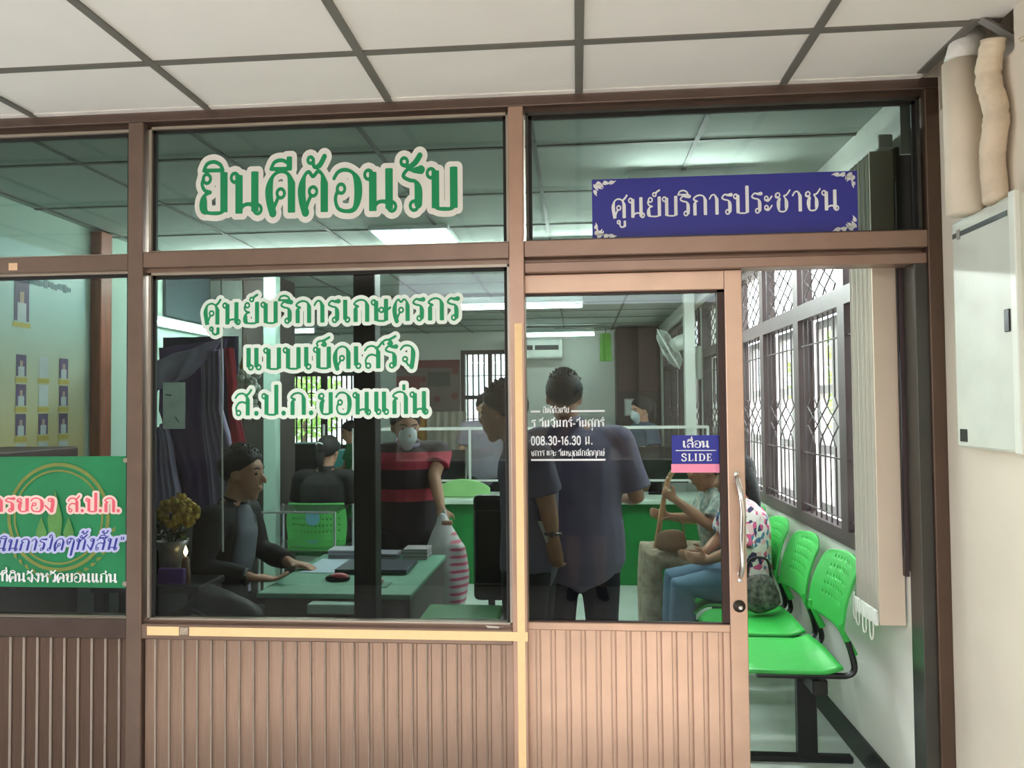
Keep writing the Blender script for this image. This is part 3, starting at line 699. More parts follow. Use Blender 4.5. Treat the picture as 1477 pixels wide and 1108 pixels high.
# ---------------------------------------------------------------- beam seating along the right wall
mat('lime_plastic', (52, 176, 72), .42, 0, .06, 6)
mat('pale_green', (92, 190, 96), .5, 0, .06, 6)
def perforated_back(mb, f, nu, nv, holes):
    """curved shell sheet with round-ish holes left open: f(u, v) -> point"""
    vs = [Vector(f(i / nu, j / nv)) for j in range(nv + 1) for i in range(nu + 1)]; fs = []
    for j in range(nv):
        for i in range(nu):
            if holes(i, j): continue
            a = j * (nu + 1) + i; fs.append((a, a + 1, a + nu + 2, a + nu + 1))
    mb.add(vs, fs)
bs = thing('beam_seating', 'row of lime green perforated seats on a black steel beam below the right windows', 'seating', (.9, 1.3, 0))
beam = MB().rbox(.925, .985, .45, 2.98, .335, .395, .004, 1).build('beam', 'black_steel', bs)
for y in (.62, 2.64):
    l = MB(); l.rbox(.905, .985, y - .022, y + .022, 0.02, .36, .004, 1); l.rbox(.66, 1.13, y - .02, y + .02, 0.0, .03, .006, 1)
    l.build('leg', 'black_steel', bs)
SEATS = [.625, 1.125, 1.64, 2.15, 2.67]
for yc in SEATS:
    hw = .225
    mb = MB()
    def seat(u, v, yc=yc):
        x = 1.03 - v * .42; e = 1 - .10 * max(0, (v - .55) / .45) ** 2
        y = yc + (u - .5) * 2 * hw * e
        z = .452 - .018 * math.cos((u - .5) * PI) * math.sin(v * PI) + .02 * max(0, 1 - v * 7) - .05 * max(0, (v - .8) / .2) ** 2 - .012 * abs(u - .5) * 2
        return (x, y, z)
    mb.sheet(seat, 16, 18)
    so = solidify(mb.build('seat', 'lime_plastic', bs, True), .012)
    mb = MB()
    def back(u, v, yc=yc):
        w = hw * (1.0 - .12 * v * v) if v < .86 else hw * (1.0 - .12 * v * v) - .05 * ((v - .86) / .14) ** 2
        y = yc + (u - .5) * 2 * w
        x = 1.03 + .105 * v - .03 * math.sin(v * PI * .8) + .026 * math.cos((u - .5) * PI)
        z = .585 + v * .275 + .012 * math.cos((u - .5) * PI) * v
        return (x, y, z)
    perforated_back(mb, back, 41, 30, lambda i, j: 8 <= i <= 32 and i % 3 == 0 and 8 <= j <= 26 and j % 4 == 2)
    solidify(mb.build('backrest', 'lime_plastic', bs, True), .009)
    for s in (-1, 1):
        mb = MB(); mb.tube([(1.080, yc + s * .198, .505), (1.060, yc + s * .198, .55), (1.040, yc + s * .198, .59), (1.030, yc + s * .196, .625)], [.016, .018, .016, .008], 8, smooth=3)
        mb.build('back_lug', 'lime_plastic', bs)
    mb = MB()
    for s in (-1, 1):
        y = yc + s * .205
        mb.tube([(1.055, y, .56), (1.072, y, .50), (1.078, y, .452), (1.055, y, .428), (.99, y, .424), (.70, y, .424)], .0125, 8, smooth=4)
    mb.tube([(.955, yc - .205, .415), (.955, yc + .205, .415)], .014, 8)
    mb.build('seat_bracket', 'black_steel', bs)

# ---------------------------------------------------------------- vertical blind by the doorway
vb = thing('vertical_blind', 'gathered cream vertical blind hanging at the window nearest the doorway', 'blind', (1.13, .25, 2.45))
mat('blind_cloth', (206, 203, 192), .8, 0, .03, 12)
MB().rbox(1.10, 1.15, .11, 8.0, 2.425, 2.475, .004, 1).build('head_rail', 'white_plastic', vb)
for k in range(20):
    y = .16 + k * .0118; w = .043 + .0015 * math.sin(k * 1.7)
    mb = MB(); mb.sheet(lambda u, v: (1.125 - w + 2 * w * u, y + .004 * math.sin(u * PI) + .002 * math.sin(v * 6 + k), .735 + (2.425 - .735) * v), 4, 12)
    so = solidify(mb.build('vane', 'blind_cloth', vb, True), .0016)
mb = MB(); mb.box(1.080, 1.168, .148, .158, .700, 2.425); mb.build('end_vane', mat('blind_edge', (214, 196, 176), .8, 0, .03), vb)
mb = MB()
for k in range(12):
    y = .18 + k * .019; mb.rbox(1.074, 1.086, y - .004, y + .012, .690 + .002 * (k % 3), .745, .002, 1)
mb.build('vane_weights', mat('weight_white', (238, 240, 234), .5), vb)
mb = MB()
for y, d in ((.23, .075), (.30, .07), (.37, .06)):
    MB().tube([(1.078, y - .018, .70), (1.078, y - .016, .70 - d * .7), (1.078, y, .70 - d), (1.078, y + .016, .70 - d * .7), (1.078, y + .018, .70)], .0028, 5, smooth=5).build('bead_chain', 'weight_white', vb)
MB().tube([(1.078, .405, .76), (1.078, .412, .68), (1.078, .40, .66)], .004, 5, smooth=4).build('pull_tassel', 'weight_white', vb)
cd = tag(MB().tube([(1.158, .125, 2.3), (1.160, .130, 1.8), (1.158, .122, 1.5), (1.161, .13, 1.2), (1.158, .125, .95)], .003, 5, smooth=4).build('blind_cord', 'black_plastic'), 'thin dark cord hanging between the blind and the door channel', 'cord')

# ---------------------------------------------------------------- wall fan
fan = thing('wall_fan', 'white wall fan tilted down beside the far right windows', 'fan', (1.15, 4.6, 1.95))
mat('fan_white', (214, 220, 212), .45, 0, .03); mat('fan_grey', (150, 156, 150), .5, 0, .05)
mb = MB(); mb.rbox(1.12, XW - .001, 4.53, 4.67, 1.74, 2.06, .03, 3); mb.rbox(1.04, 1.14, 4.565, 4.635, 1.98, 2.055, .02, 2); mb.tube([(1.10, 4.6, 1.75), (1.10, 4.6, 1.62)], .003, 5)
mb.build('bracket', 'fan_white', fan)
MB().loft([(1.055, 4.6, 2.03), (1.02, 4.59, 2.08)], [.035, .03], [.035, .03]).build('neck', 'fan_grey', fan, True)
ax = Vector((-.86, .16, -.46)).normalized(); cen = Vector((.86, 4.55, 2.03))
u_ = ax.cross(Vector((0, 0, 1))).normalized(); w_ = u_.cross(ax)
FM = Matrix((( u_.x, w_.x, ax.x, 0), (u_.y, w_.y, ax.y, 0), (u_.z, w_.z, ax.z, 0), (0, 0, 0, 1)))
def fp(x, y, z): return cen + (FM @ Vector((x, y, z)))
mb = MB()
mb.rings([[fp(r_ * math.cos(2 * PI * k / 18), r_ * math.sin(2 * PI * k / 18), h) for k in range(18)] for r_, h in ((.03, -.20), (.06, -.19), (.07, -.12), (.065, -.05), (.04, -.03))])
mb.build('motor', 'fan_white', fan, True)
mb = MB(); RF = .21
for k in range(72):
    a = 2 * PI * k / 72; ca, sa = math.cos(a), math.sin(a)
    mb.tube([fp(.05 * ca, .05 * sa, .055), fp(.13 * ca, .13 * sa, .05), fp(RF * ca, RF * sa, .0)], .0016, 4, smooth=2)
    mb.tube([fp(.06 * ca, .06 * sa, -.07), fp(.15 * ca, .15 * sa, -.065), fp(RF * ca, RF * sa, .0)], .0016, 4, smooth=2)
for rr_, h in ((RF, .0), (.13, .05), (.13, -.067)): mb.tube([fp(rr_ * math.cos(2 * PI * k / 48), rr_ * math.sin(2 * PI * k / 48), h) for k in range(49)], .008 if rr_ == RF else .0025, 6)
mb.rings([[fp(r_ * math.cos(2 * PI * k / 18), r_ * math.sin(2 * PI * k / 18), h) for k in range(18)] for r_, h in ((.052, .05), (.05, .062), (.02, .066))])
mb.build('guard', 'fan_white', fan)
for q in range(3):
    mb = MB(); a0 = q * 2 * PI / 3
    mb.sheet(lambda u, v: fp((.03 + .155 * u) * math.cos(a0 + (v - .5) * (.5 + .9 * u)), (.03 + .155 * u) * math.sin(a0 + (v - .5) * (.5 + .9 * u)), .012 + (v - .5) * .05), 6, 6)
    solidify(mb.build('blade', 'fan_grey', fan, True), .003)

# ---------------------------------------------------------------- lamps
mat('tube_glow', (236, 255, 252), .5, emit=(236, 255, 250), estr=20); mat('tube_glow_poster_fill', (240, 252, 250), .5, emit=(244, 255, 250), estr=95); mat('tube_glow_fill', (240, 252, 250), .5, emit=(244, 255, 250), estr=80)
mat('lamp_steel', (226, 236, 236), .4)
def tube_lamp(x0, x1, y, z, label, hang=None, glow='tube_glow'):
    t = thing('tube_lamp', label, 'lamp', ((x0 + x1) / 2, y, z), 'fluorescent lamps')
    mb = MB(); mb.box(x0, x1, y - .05, y + .05, z + .035, z + .10)
    mb.box(x0 - .012, x0, y - .03, y + .03, z - .02, z + .06).box(x1, x1 + .012, y - .03, y + .03, z - .02, z + .06)
    if hang:
        for x in (x0 + .2, x1 - .2): mb.tube([(x, y, z + .1), (x, y, hang)], .004, 5)
    mb.build('lamp_housing', 'lamp_steel', t)
    MB().tube([(x0, y, z), (x1, y, z)], .019, 10).build('lamp_tube', glow, t, True)
    return t
tube_lamp(-1.24, .06, 4.9, 2.50, 'nearer bright tube lamp across the ceiling above the door glass', ZC)
tube_lamp(-.95, .25, 8.1, 2.51, 'farther tube lamp seen just above the air conditioner', ZC)
tube_lamp(-4.6, -3.4, 7.0, 2.51, 'tube lamp at the far left over the window area', ZC)
tube_lamp(.25, .86, 1.0, 2.53, 'added unseen short tube lamp by the doorway, behind the blue sign', ZC, 'tube_glow_fill')  # out of view, added to fill the doorway with light
tube_lamp(-.3, .9, 2.62, 2.53, 'added unseen front tube lamp above the waiting seats', ZC, 'tube_glow_fill')  # unseen fill added for the front of the office
tube_lamp(-2.75, -1.55, 2.72, 2.53, 'added unseen front tube lamp above the poster wall', ZC, 'tube_glow_poster_fill')  # added out of view to light the poster wall
tube_lamp(-.3, .9, 2.44, 2.53, 'added unseen second tube lamp just before the one above the waiting seats', ZC, 'tube_glow_fill')  # unseen, added to strengthen the front fill
tube_lamp(-1.45, -.45, 2.66, 2.53, 'added unseen middle tube lamp behind the recessed ceiling light', ZC, 'tube_glow_fill')  # added out of view to brighten the middle of the room
t = thing('tube_lamp', 'tube lamp running away along the left wall above the draped cloth', 'lamp', (-2.93, 3.0, 2.12), 'fluorescent lamps')
MB().box(-2.999, -2.955, 2.40, 3.60, 2.10, 2.17).build('lamp_housing', 'lamp_steel', t)
MB().tube([(-2.93, 2.42, 2.12), (-2.93, 3.58, 2.12)], .019, 10).build('lamp_tube', 'tube_glow', t, True)
t = thing('ceiling_light', 'recessed ceiling light in two panels behind the upper lettered pane', 'lamp', (-1.02, 2.2, 2.60))
mb = MB(); mb.box(-1.28, -.78, 1.90, 2.50, 2.606, 2.63); mb.build('lamp_frame', 'lamp_steel', t)
mat('panel_glow', (236, 246, 255), .5, emit=(226, 240, 255), estr=6)
MB().box(-1.265, -1.04, 1.92, 2.48, 2.600, 2.607).build('diffuser', 'panel_glow', t); MB().box(-1.02, -.795, 1.92, 2.48, 2.600, 2.607).build('diffuser', 'panel_glow', t)

# ---------------------------------------------------------------- far end of the office
ac = thing('air_conditioner', 'white split air conditioner high on the back wall', 'air conditioner', (-.62, 8.65, 2.22))
MB().rbox(-1.05, -.20, 8.54, 8.75, 2.21, 2.50, .03, 3).build('unit_body', 'white_plastic', ac)
MB().box(-1.0, -.26, 8.53, 8.545, 2.335, 2.405).build('outlet_slot', 'black_plastic', ac)
MB().box(-.64, -.61, 8.525, 8.545, 2.335, 2.405).build('slot_divider', 'white_plastic', ac)
cb = thing('tall_cabinet', 'dark red brown cabinet in the far right corner behind the fan', 'cabinet', (.90, 8.45, 0))
mat('dark_wood', (74, 44, 42), .5, 0, .15, 5, stretch=(6, 6, 1))
mat('darker_wood', (48, 32, 32), .5, 0, .15, 5, stretch=(6, 6, 1))
mb = MB(); mb.rbox(.56, 1.17, 8.20, 8.73, 0, 2.60, .006, 1); mb.build('cabinet_body', 'darker_wood', cb)
for x0 in (.575, .875): MB().rbox(x0, x0 + .285, 8.18, 8.20, 1.70, 2.57, .004, 1).build('cabinet_door', 'dark_wood', cb)
for x0 in (.575, .875): MB().rbox(x0, x0 + .285, 8.18, 8.20, .08, 1.20, .004, 1).build('cabinet_door', 'dark_wood', cb)
ce_ = thing('certificate', 'white framed certificate on the dark cabinet', 'picture', (.83, 8.18, 1.36))
MB().box(.665, .99, 8.165, 8.18, 1.36, 1.60).build('picture_frame', mat('frame_silver', (190, 190, 186), .4, .4), ce_)
MB().box(.685, .97, 8.160, 8.166, 1.38, 1.58).build('paper', mat('certificate_paper', (226, 230, 224), .6, 0, .05, 30), ce_)
gh = thing('hanging_streamer', 'green paper streamer hanging from a ceiling rod by the back wall', 'decoration', (.40, 7.9, 2.1))
mat('streamer_green', (120, 200, 70), .6, 0, .15, 12)
mb = MB(); mb.rings([[(.40 + r_ * math.cos(2 * PI * k / 20) * (1 + .12 * (k % 2)), 7.9 + r_ * math.sin(2 * PI * k / 20) * (1 + .12 * (k % 2)), z) for k in range(20)] for r_, z in ((.065, 2.50), (.075, 2.40), (.07, 2.28), (.08, 2.12))]); mb.build('streamer', 'streamer_green', gh)
MB().tube([(.40, 7.9, 2.50), (.40, 7.9, 2.575)], .006, 6).build('hook', 'black_steel', gh); MB().tube([(-.30, 7.9, 2.585), (.46, 7.9, 2.585)], .008, 6).build('rod', 'fan_grey', gh)
nb = thing('notice_board', 'dim red bordered notice board high on the back wall', 'board', (-2.05, 8.7, 1.5))
mat('board_grey', (120, 104, 104), .7, 0, .1, 6); mat('board_red', (120, 44, 50), .7, 0, .1)
MB().box(-2.72, -1.76, 8.70, 8.749, 1.45, 2.22).build('board_panel', 'board_grey', nb)
mb = MB(); mb.box(-2.72, -1.76, 8.69, 8.70, 2.10, 2.22).box(-2.72, -2.36, 8.69, 8.70, 1.62, 1.98); mb.build('red_heading', 'board_red', nb)
mb = MB(); mb.box(-2.24, -1.90, 8.69, 8.70, 1.82, 2.04); mb.build('photo', mat('board_photo', (64, 70, 66), .6, 0, .3, 30), nb)
mb = MB()
for x, z in ((-2.31, 1.93), (-1.83, 1.68), (-1.82, 2.05), (-2.1, 1.63)): MB().rings([[(x + .05 * math.cos(2 * PI * k / 16), 8.688 + q, z + .05 * math.sin(2 * PI * k / 16)) for k in range(16)] for q in (0, .012)]).build('round_mark', 'board_red', nb)

wc_ = tag(MB().rbox(.99, 1.085, 4.40, 4.50, 0, 2.62, .004, 1).build('service_pole', 'white_paint'), 'white floor to ceiling pole behind the wall fan', 'pole')

# counter across the room
cn = thing('service_counter', 'dark green fronted service counter with pale top across the office', 'counter', (-.4, 3.9, 0))
mat('counter_green', (22, 118, 52), .45, 0, .06, 4); mat('counter_top', (206, 222, 206), .45, 0, .04)
MB().rbox(-2.0, 1.12, 3.78, 4.30, .0, .68, .004, 1).build('counter_body', 'counter_green', cn)
MB().rbox(-2.05, 1.15, 3.72, 4.34, .68, .72, .006, 1).build('counter_top', 'counter_top', cn)
mb = MB()
for x in (-2.0, -.95, .1, 1.12): mb.box(x - .010, x + .010, 4.0, 4.02, .72, 1.32)
mb.box(-2.0, 1.12, 3.998, 4.022, 1.30, 1.325).box(-2.0, 1.12, 3.998, 4.022, .845, .862)
mb.build('screen_frame', 'white_paint', cn)
MB().box(-2.0, 1.12, 4.008, 4.013, .862, 1.30).build('screen_glass', CLEAR, cn)
def monitor(x, y, z, w, h, rz, label, m='black_plastic'):
    t = thing('monitor', label, 'monitor', (x, y, z), 'monitors on the counter')
    t.rotation_euler = (0, 0, rz)
    def bb(n, mb, mm):
        o = mb.build(n, mm, None); o.parent = t; return o
    bb('screen_back', MB().rbox(-w / 2, w / 2, -.02, .02, .10, .10 + h, .008, 2), m)
    bb('monitor_stand', MB().rbox(-.02, .02, -.012, .012, .01, .2, .003, 1).rbox(-.10, .10, -.07, .07, 0, .012, .004, 1), 'black_plastic')
    bb('screen', MB().box(-w / 2 + .012, w / 2 - .012, .0195, .0215, .115, .10 + h - .012), mat('screen_dark', (30, 34, 38), .2))
    return t
monitor(-1.18, 4.12, .72, .34, .30, .3, 'dark monitor on the counter beside the person with the plastic bag')
monitor(-1.62, 4.15, .72, .44, .22, .1, 'low dark monitor at the left end of the counter')
monitor(.72, 4.16, .72, .50, .32, -.1, 'wide dark monitor on the counter behind the blue sticker')
monitor(.36, 4.18, .72, .42, .30, .15, 'dark monitor on the counter to the right of the standing visitor')
rnd = random.Random(11)
tl = thing('storage_box', 'teal storage box on the counter near the red and black shirt', 'box', (-1.42, 4.16, .72))
MB().rbox(-1.52, -1.32, 4.08, 4.24, .72, .98, .01, 2).build('box_body', mat('teal_plastic', (40, 128, 116), .5), tl); MB().rbox(-1.53, -1.31, 4.07, 4.25, .975, 1.0, .006, 2).build('lid', mat('teal_lid', (56, 150, 138), .5), tl)
fc = tag(MB().sheet(lambda u, v: (-2.65 + .42 * u, 8.55 + .03 * math.sin(u * 22), 1.38 - v * .62), 26, 6).build('orange_cloth', mat('orange_cloth', (176, 122, 50), .8, 0, .2, 12), None, True), 'orange brown cloth hanging at the back beside the pale curtain', 'cloth'); solidify(fc, .006)
fc = tag(MB().sheet(lambda u, v: (-2.15 + .52 * u, 8.52 + .03 * math.sin(u * 30), 1.44 - v * .80), 32, 6).build('curtain', mat('pale_cloth', (196, 186, 176), .8, 0, .05), None, True), 'pale curtain hanging below the notice board', 'curtain'); solidify(fc, .006)
# left back zone: post, wardrobe, desks, teal boxes
tag(MB().rbox(-2.475, -2.375, 3.15, 3.25, 0, 2.62, .004, 1).build('partition_post', mat('mint_post', (190, 218, 206), .6, 0, .03)), 'pale mint post right of the seated man', 'post')
wd = thing('wardrobe', 'dark brown wardrobe standing behind the seated man', 'cabinet', (-2.72, 3.3, 0))
MB().rbox(-2.99, -2.44, 3.28, 3.75, 0, 2.60, .005, 1).build('wardrobe_body', mat('wardrobe_brown', (62, 52, 48), .5, 0, .12, 6, stretch=(5, 5, 1)), wd)
MB().rbox(-2.97, -2.70, 3.26, 3.28, .06, 2.55, .004, 1).build('wardrobe_door', mat('wardrobe_door', (98, 104, 98), .5), wd); MB().rbox(-2.69, -2.46, 3.26, 3.28, .06, 2.55, .004, 1).build('wardrobe_door', 'wardrobe_brown', wd)
od = thing('office_desk', 'pale topped green fronted desk behind the black shirted person', 'desk', (-3.0, 5.2, 0))
MB().rbox(-3.9, -2.1, 4.9, 5.6, .70, .74, .005, 1).build('desk_top', 'counter_top', od); MB().rbox(-3.85, -2.15, 4.95, 5.55, 0, .70, .004, 1).build('desk_body', 'counter_green', od)
for k, (x, y, z, w, h, d) in enumerate(((-3.72, 7.9, 0, .60, 1.02, .5), (-3.10, 7.9, 0, .5, .92, .5))):
    c_ = thing('filing_cabinet', ('taller teal lidded cabinet below the left back window', 'lower teal cabinet right below the left back window')[k], 'cabinet', (x, y, z), 'teal cabinets')
    MB().rbox(x - w / 2, x + w / 2, y - d / 2, y + d / 2, 0, h * .6, .006, 1).build('cabinet_body', mat('slate_grey', (76, 86, 88), .5), c_)
    MB().rbox(x - w / 2, x + w / 2, y - d / 2, y + d / 2, h * .6, h, .006, 1).build('teal_drawer', mat('teal_bright', (90, 190, 186), .5), c_)
bm_ = thing('black_monitor', 'large black monitor back left of the black shirted person', 'monitor', (-2.72, 5.1, .74))
MB().rbox(-3.02, -2.52, 5.05, 5.10, .84, 1.14, .01, 2).build('screen_back', 'black_plastic', bm_); MB().rbox(-2.80, -2.74, 5.06, 5.09, .74, .9, .004, 1).rbox(-2.9, -2.64, 5.0, 5.16, .74, .755, .004, 1).build('monitor_stand', 'black_plastic', bm_)
tag(MB().tube([(-2.27, 4.0, .0), (-2.27, 4.0, 1.36)], .012, 8).build('thin_pole', 'white_paint'), 'thin white pole beside the black shirted head', 'pole')

# green swivel chair with its sitter
gc = thing('office_chair', 'lime green perforated office chair in front of the black shirted person', 'chair', (-1.99, 3.1, 0))
mb = MB()
def gback(u, v):
    w = .235 - .02 * (2 * v - 1) ** 2
    return (-1.99 + (u - .5) * 2 * w, 2.96 + .05 * (2 * u - 1) ** 2 - .02 * v, .475 + v * .31 - .02 * math.cos((u - .5) * PI) * (1 - v))
perforated_back(mb, gback, 48, 28, lambda i, j: 4 <= i <= 44 and i % 3 == 0 and 6 <= j <= 24 and j % 4 == 1)
solidify(mb.build('backrest', 'pale_green', gc, True), .01)
mb = MB(); mb.rings([[(-2.0 + .055 * math.cos(2 * PI * k / 20), 2.928 + q, .675 + .055 * math.sin(2 * PI * k / 20)) for k in range(20)] for q in (0, .006)]); mb.build('round_badge', mat('badge_blue', (110, 170, 190), .5), gc)
MB().rbox(-2.22, -1.76, 3.0, 3.22, .40, .45, .02, 2).build('seat', 'black_plastic', gc)
mb = MB(); mb.tube([(-1.99, 3.2, .06), (-1.99, 3.2, .42)], .025, 10)
for k in range(5):
    a = 2 * PI * k / 5 + .3; mb.tube([(-1.99, 3.2, .09), (-1.99 + .28 * math.cos(a), 3.2 + .28 * math.sin(a), .06)], [.022, .014], 8); mb.ball((-1.99 + .28 * math.cos(a), 3.2 + .28 * math.sin(a), .03), .03, 10)
mb.build('chair_base', 'black_plastic', gc)

# ---------------------------------------------------------------- desk behind the lettered window
dk = thing('desk', 'desk with sea green top just behind the lettered window', 'desk', (-1.02, 1.0, 0))
mat('desk_cloth', (112, 168, 140), .55, 0, .12, 30)
MB().rbox(-1.365, -.70, .43, 1.30, .700, .722, .006, 2).build('desk_top', 'desk_cloth', dk)
mat('desk_grey', (92, 84, 82), .5, 0, .1)
mb = MB(); mb.box(-1.34, -.72, .46, .48, .0, .70).box(-.73, -.71, .46, 1.28, 0, .70); mb.build('desk_panel', 'desk_grey', dk)
mb = MB(); mb.box(-1.14, -.98, .452, .46, .60, .70); mb.build('drawer_front', mat('drawer_maroon', (92, 42, 42), .5), dk)
def slab(name, pts, z0, z1, m, label, cat, y=None, part=None):
    mb = MB(); n = len(pts); mb.add([(x, yy, z0) for x, yy in pts] + [(x, yy, z1) for x, yy in pts], [tuple(range(n - 1, -1, -1)), tuple(range(n, 2 * n))] + [(k, (k + 1) % n, n + (k + 1) % n, n + k) for k in range(n)])
    return tag(mb.build(name, m), label, cat)
slab('paper_sheet', [(-1.325, .83), (-1.02, .83), (-1.02, 1.16), (-1.325, 1.16)], .722, .7245, mat('paper_blue', (206, 226, 240), .6, 0, .03), 'pale blue paper sheet left of the laptop on the desk', 'paper')
lp = thing('laptop', 'dark closed laptop on the green desk', 'laptop', (-.98, .95, .7225))
MB().rbox(-1.145, -.80, .80, 1.05, .7245, .738, .004, 2).build('laptop_base', mat('laptop_grey', (70, 74, 82), .35, .3), lp); MB().rbox(-1.145, -.80, .80, 1.05, .7385, .746, .003, 2).build('laptop_lid', mat('laptop_lid', (86, 92, 102), .3, .3), lp)
ms = thing('mouse', 'pink and black computer mouse on the desk edge', 'mouse', (-1.09, .68, .722))
MB().ball((-1.09, .68, .732), (.058, .036, .020), 16).build('mouse_body', 'black_plastic', ms, True); MB().ball((-1.083, .676, .7385), (.044, .028, .018), 16).build('mouse_top', mat('mouse_pink', (224, 92, 104), .35), ms, True)
sp = thing('stapler', 'small beige stapler on a green pad at the desk front', 'stapler', (-.90, .60, .722))
MB().rbox(-.975, -.83, .545, .64, .722, .727, .002, 1).build('pad', mat('pad_green', (90, 140, 116), .6), sp); MB().rbox(-.94, -.86, .57, .61, .7275, .752, .006, 2).build('stapler_body', mat('beige', (206, 184, 160), .5), sp)
for k, (x, y, w, d, n, c) in enumerate(((-1.22, 1.23, .16, .12, 5, (206, 204, 214)), (-1.02, 1.23, .17, .12, 3, (150, 146, 160)), (-.84, 1.22, .13, .12, 6, (210, 200, 206)))):
    for q in range(n):
        tag(MB().rbox(x - w / 2 + .004 * (q % 2), x + w / 2 + .004 * (q % 2), y - d / 2, y + d / 2, .7225 + q * .009, .7225 + q * .009 + .008, .002, 1).build('document_folder', mat('folder_%d' % (k * 2 + q % 2), tuple(v - 40 * (q % 2) for v in c), .6)),
            'thin folder in the %s stack at the far end of the green desk' % ('left', 'middle', 'right')[k], 'folder', 'folders in the %s stack on the desk' % ('left', 'middle', 'right')[k])
gb = tag(MB().rbox(-1.12, -.86, .36, .425, .655, .695, .004, 1).build('sill_tray', mat('mint_box', (196, 226, 208), .6)), 'pale mint box hung on the desk front under the stapler', 'box')
tag(MB().rbox(-.884, -.796, .235, .325, 0, 2.05, .004, 1).build('dark_post', mat('post_black', (24, 20, 20), .45, 0, .1)), 'near black post just behind the middle of the lettered window', 'post')
st_ = thing('glass_stand', 'clear acrylic stand with pale edges behind the desk', 'stand', (-1.7, 2.2, .0))
MB().box(-2.02, -1.53, 2.0, 2.4, .60, .606).box(-2.02, -1.53, 2.0, 2.4, .84, .846).build('shelf', CLEAR, st_)
mb = MB()
for x in (-2.02, -1.53):
    for y in (2.0, 2.4): mb.box(x - .006, x + .006, y - .006, y + .006, 0, .85)
mb.box(-2.02, -1.53, 1.995, 2.005, .84, .852); mb.build('stand_frame', 'lamp_steel', st_)

# small green stool seat and black suitcase at the right end
sq = thing('stool', 'bright green plastic stool top low behind the lettered window', 'stool', (-.46, .42, 0))
MB().rbox(-.62, -.31, .20, .42, .655, .69, .014, 3).build('seat', mat('vivid_green', (22, 150, 60), .4, 0, .06), sq)
for sx, sy in ((-.59, .23), (-.34, .23), (-.59, .39), (-.34, .39)): MB().tube([(sx, sy, 0), (sx * .99, sy, .66)], [.02, .016], 8).build('leg', 'vivid_green', sq)
# ---------------------------------------------------------------- shrine corner at the left
sc_ = tag(MB().sheet(lambda u, v: (-2.66 + .50 * u, 2.0 + .01 * math.sin(u * 20), 1.97 - 1.80 * v), 20, 8).build('navy_backdrop', mat('navy_cloth', (30, 30, 62), .85, 0, .15, 8), None, True), 'dark navy backdrop cloth behind the lavender drapes', 'cloth'); solidify(sc_, .008)
mat('lavender_cloth', (150, 142, 172), .8, 0, .1, 6); mat('grape_cloth', (84, 66, 112), .85, 0, .15, 6)
def drape(name, label, pts_l, pts_r, m, amp=.02, freq=26, y=1.9):
    n = len(pts_l) - 1
    def f(u, v):
        k = min(int(v * n), n - 1); t = v * n - k
        a = Vector(pts_l[k]).lerp(Vector(pts_l[k + 1]), t); b = Vector(pts_r[k]).lerp(Vector(pts_r[k + 1]), t); q = a.lerp(b, u)
        return (q.x, y + amp * math.sin(u * freq) + .01 * math.sin(v * 9), q.y)
    o = MB().sheet(f, 28, 24).build(name, m, None, True); solidify(o, .006); return tag(o, label, 'drape')
drape('drape', 'lavender drape hanging left of the small picture', [(-2.66, 1.36), (-2.66, 1.25), (-2.66, 1.0), (-2.66, .35)], [(-2.59, 1.44), (-2.54, 1.25), (-2.49, 1.0), (-2.48, .35)], 'lavender_cloth')
drape('drape', 'lavender drape tied back right of the small picture', [(-2.34, 1.86), (-2.33, 1.5), (-2.29, 1.15), (-2.24, .35)], [(-2.20, 1.88), (-2.20, 1.5), (-2.08, 1.15), (-2.02, .35)], 'lavender_cloth', y=1.86)
drape('drape', 'lavender swag sloping across the top of the dark backdrop', [(-2.66, 1.80), (-2.66, 1.70), (-2.66, 1.60)], [(-2.20, 1.94), (-2.30, 1.80), (-2.42, 1.70)], 'lavender_cloth', .015, 14, 1.84)
drape('drape', 'grape coloured cloth under the lavender swag', [(-2.66, 1.90), (-2.66, 1.5), (-2.50, 1.1), (-2.46, .35)], [(-2.20, 1.95), (-2.32, 1.5), (-2.30, 1.1), (-2.26, .35)], 'grape_cloth', .012, 18, 1.95)
rbn = drape('ribbon', 'dark red ribbon hanging behind the seated head', [(-2.16, 1.88), (-2.13, 1.5), (-2.09, 1.2), (-2.13, .98)], [(-2.10, 1.88), (-2.07, 1.5), (-1.99, 1.2), (-1.94, 1.0)], mat('ribbon_red', (186, 36, 62), .7, 0, .12, 8), .008, 8, 1.80)
rbn['category'] = 'ribbon'
pc = thing('picture_panel', 'pale blue picture card on the dark backdrop between the drapes', 'picture', (-2.47, 1.80, 1.38))
MB().box(-2.545, -2.405, 1.795, 1.803, 1.385, 1.672).build('picture_card', mat('picture_blue', (226, 240, 246), .5, 0, .15, 9, emit=None), pc)
mb = MB()
for x0, z0, x1, z1 in ((-2.53, 1.60, -2.49, 1.588), (-2.47, 1.47, -2.455, 1.43), (-2.46, 1.455, -2.44, 1.42)): mb.add([(x0, 1.7945, z0), (x1, 1.7945, z1 + .008), (x1, 1.7945, z1), (x0, 1.7945, z0 - .006)], [(0, 1, 2, 3)])
mb.build('ink_mark', mat('ink', (40, 60, 80), .6), pc)
wh = thing('white_flowers', 'white garland hanging beside the red ribbon', 'garland', (-2.0, 1.75, 1.5))
rnd = random.Random(3); mb = MB()
for k in range(70): mb.ball((-1.98 + rnd.uniform(-.07, .07), 1.75 + rnd.uniform(-.03, .03), 1.60 + rnd.uniform(-.15, .13)), rnd.uniform(.012, .022), 8)
mb.build('blossoms', mat('garland_white', (190, 196, 186), .7, 0, .1, 20), wh); mb = MB()
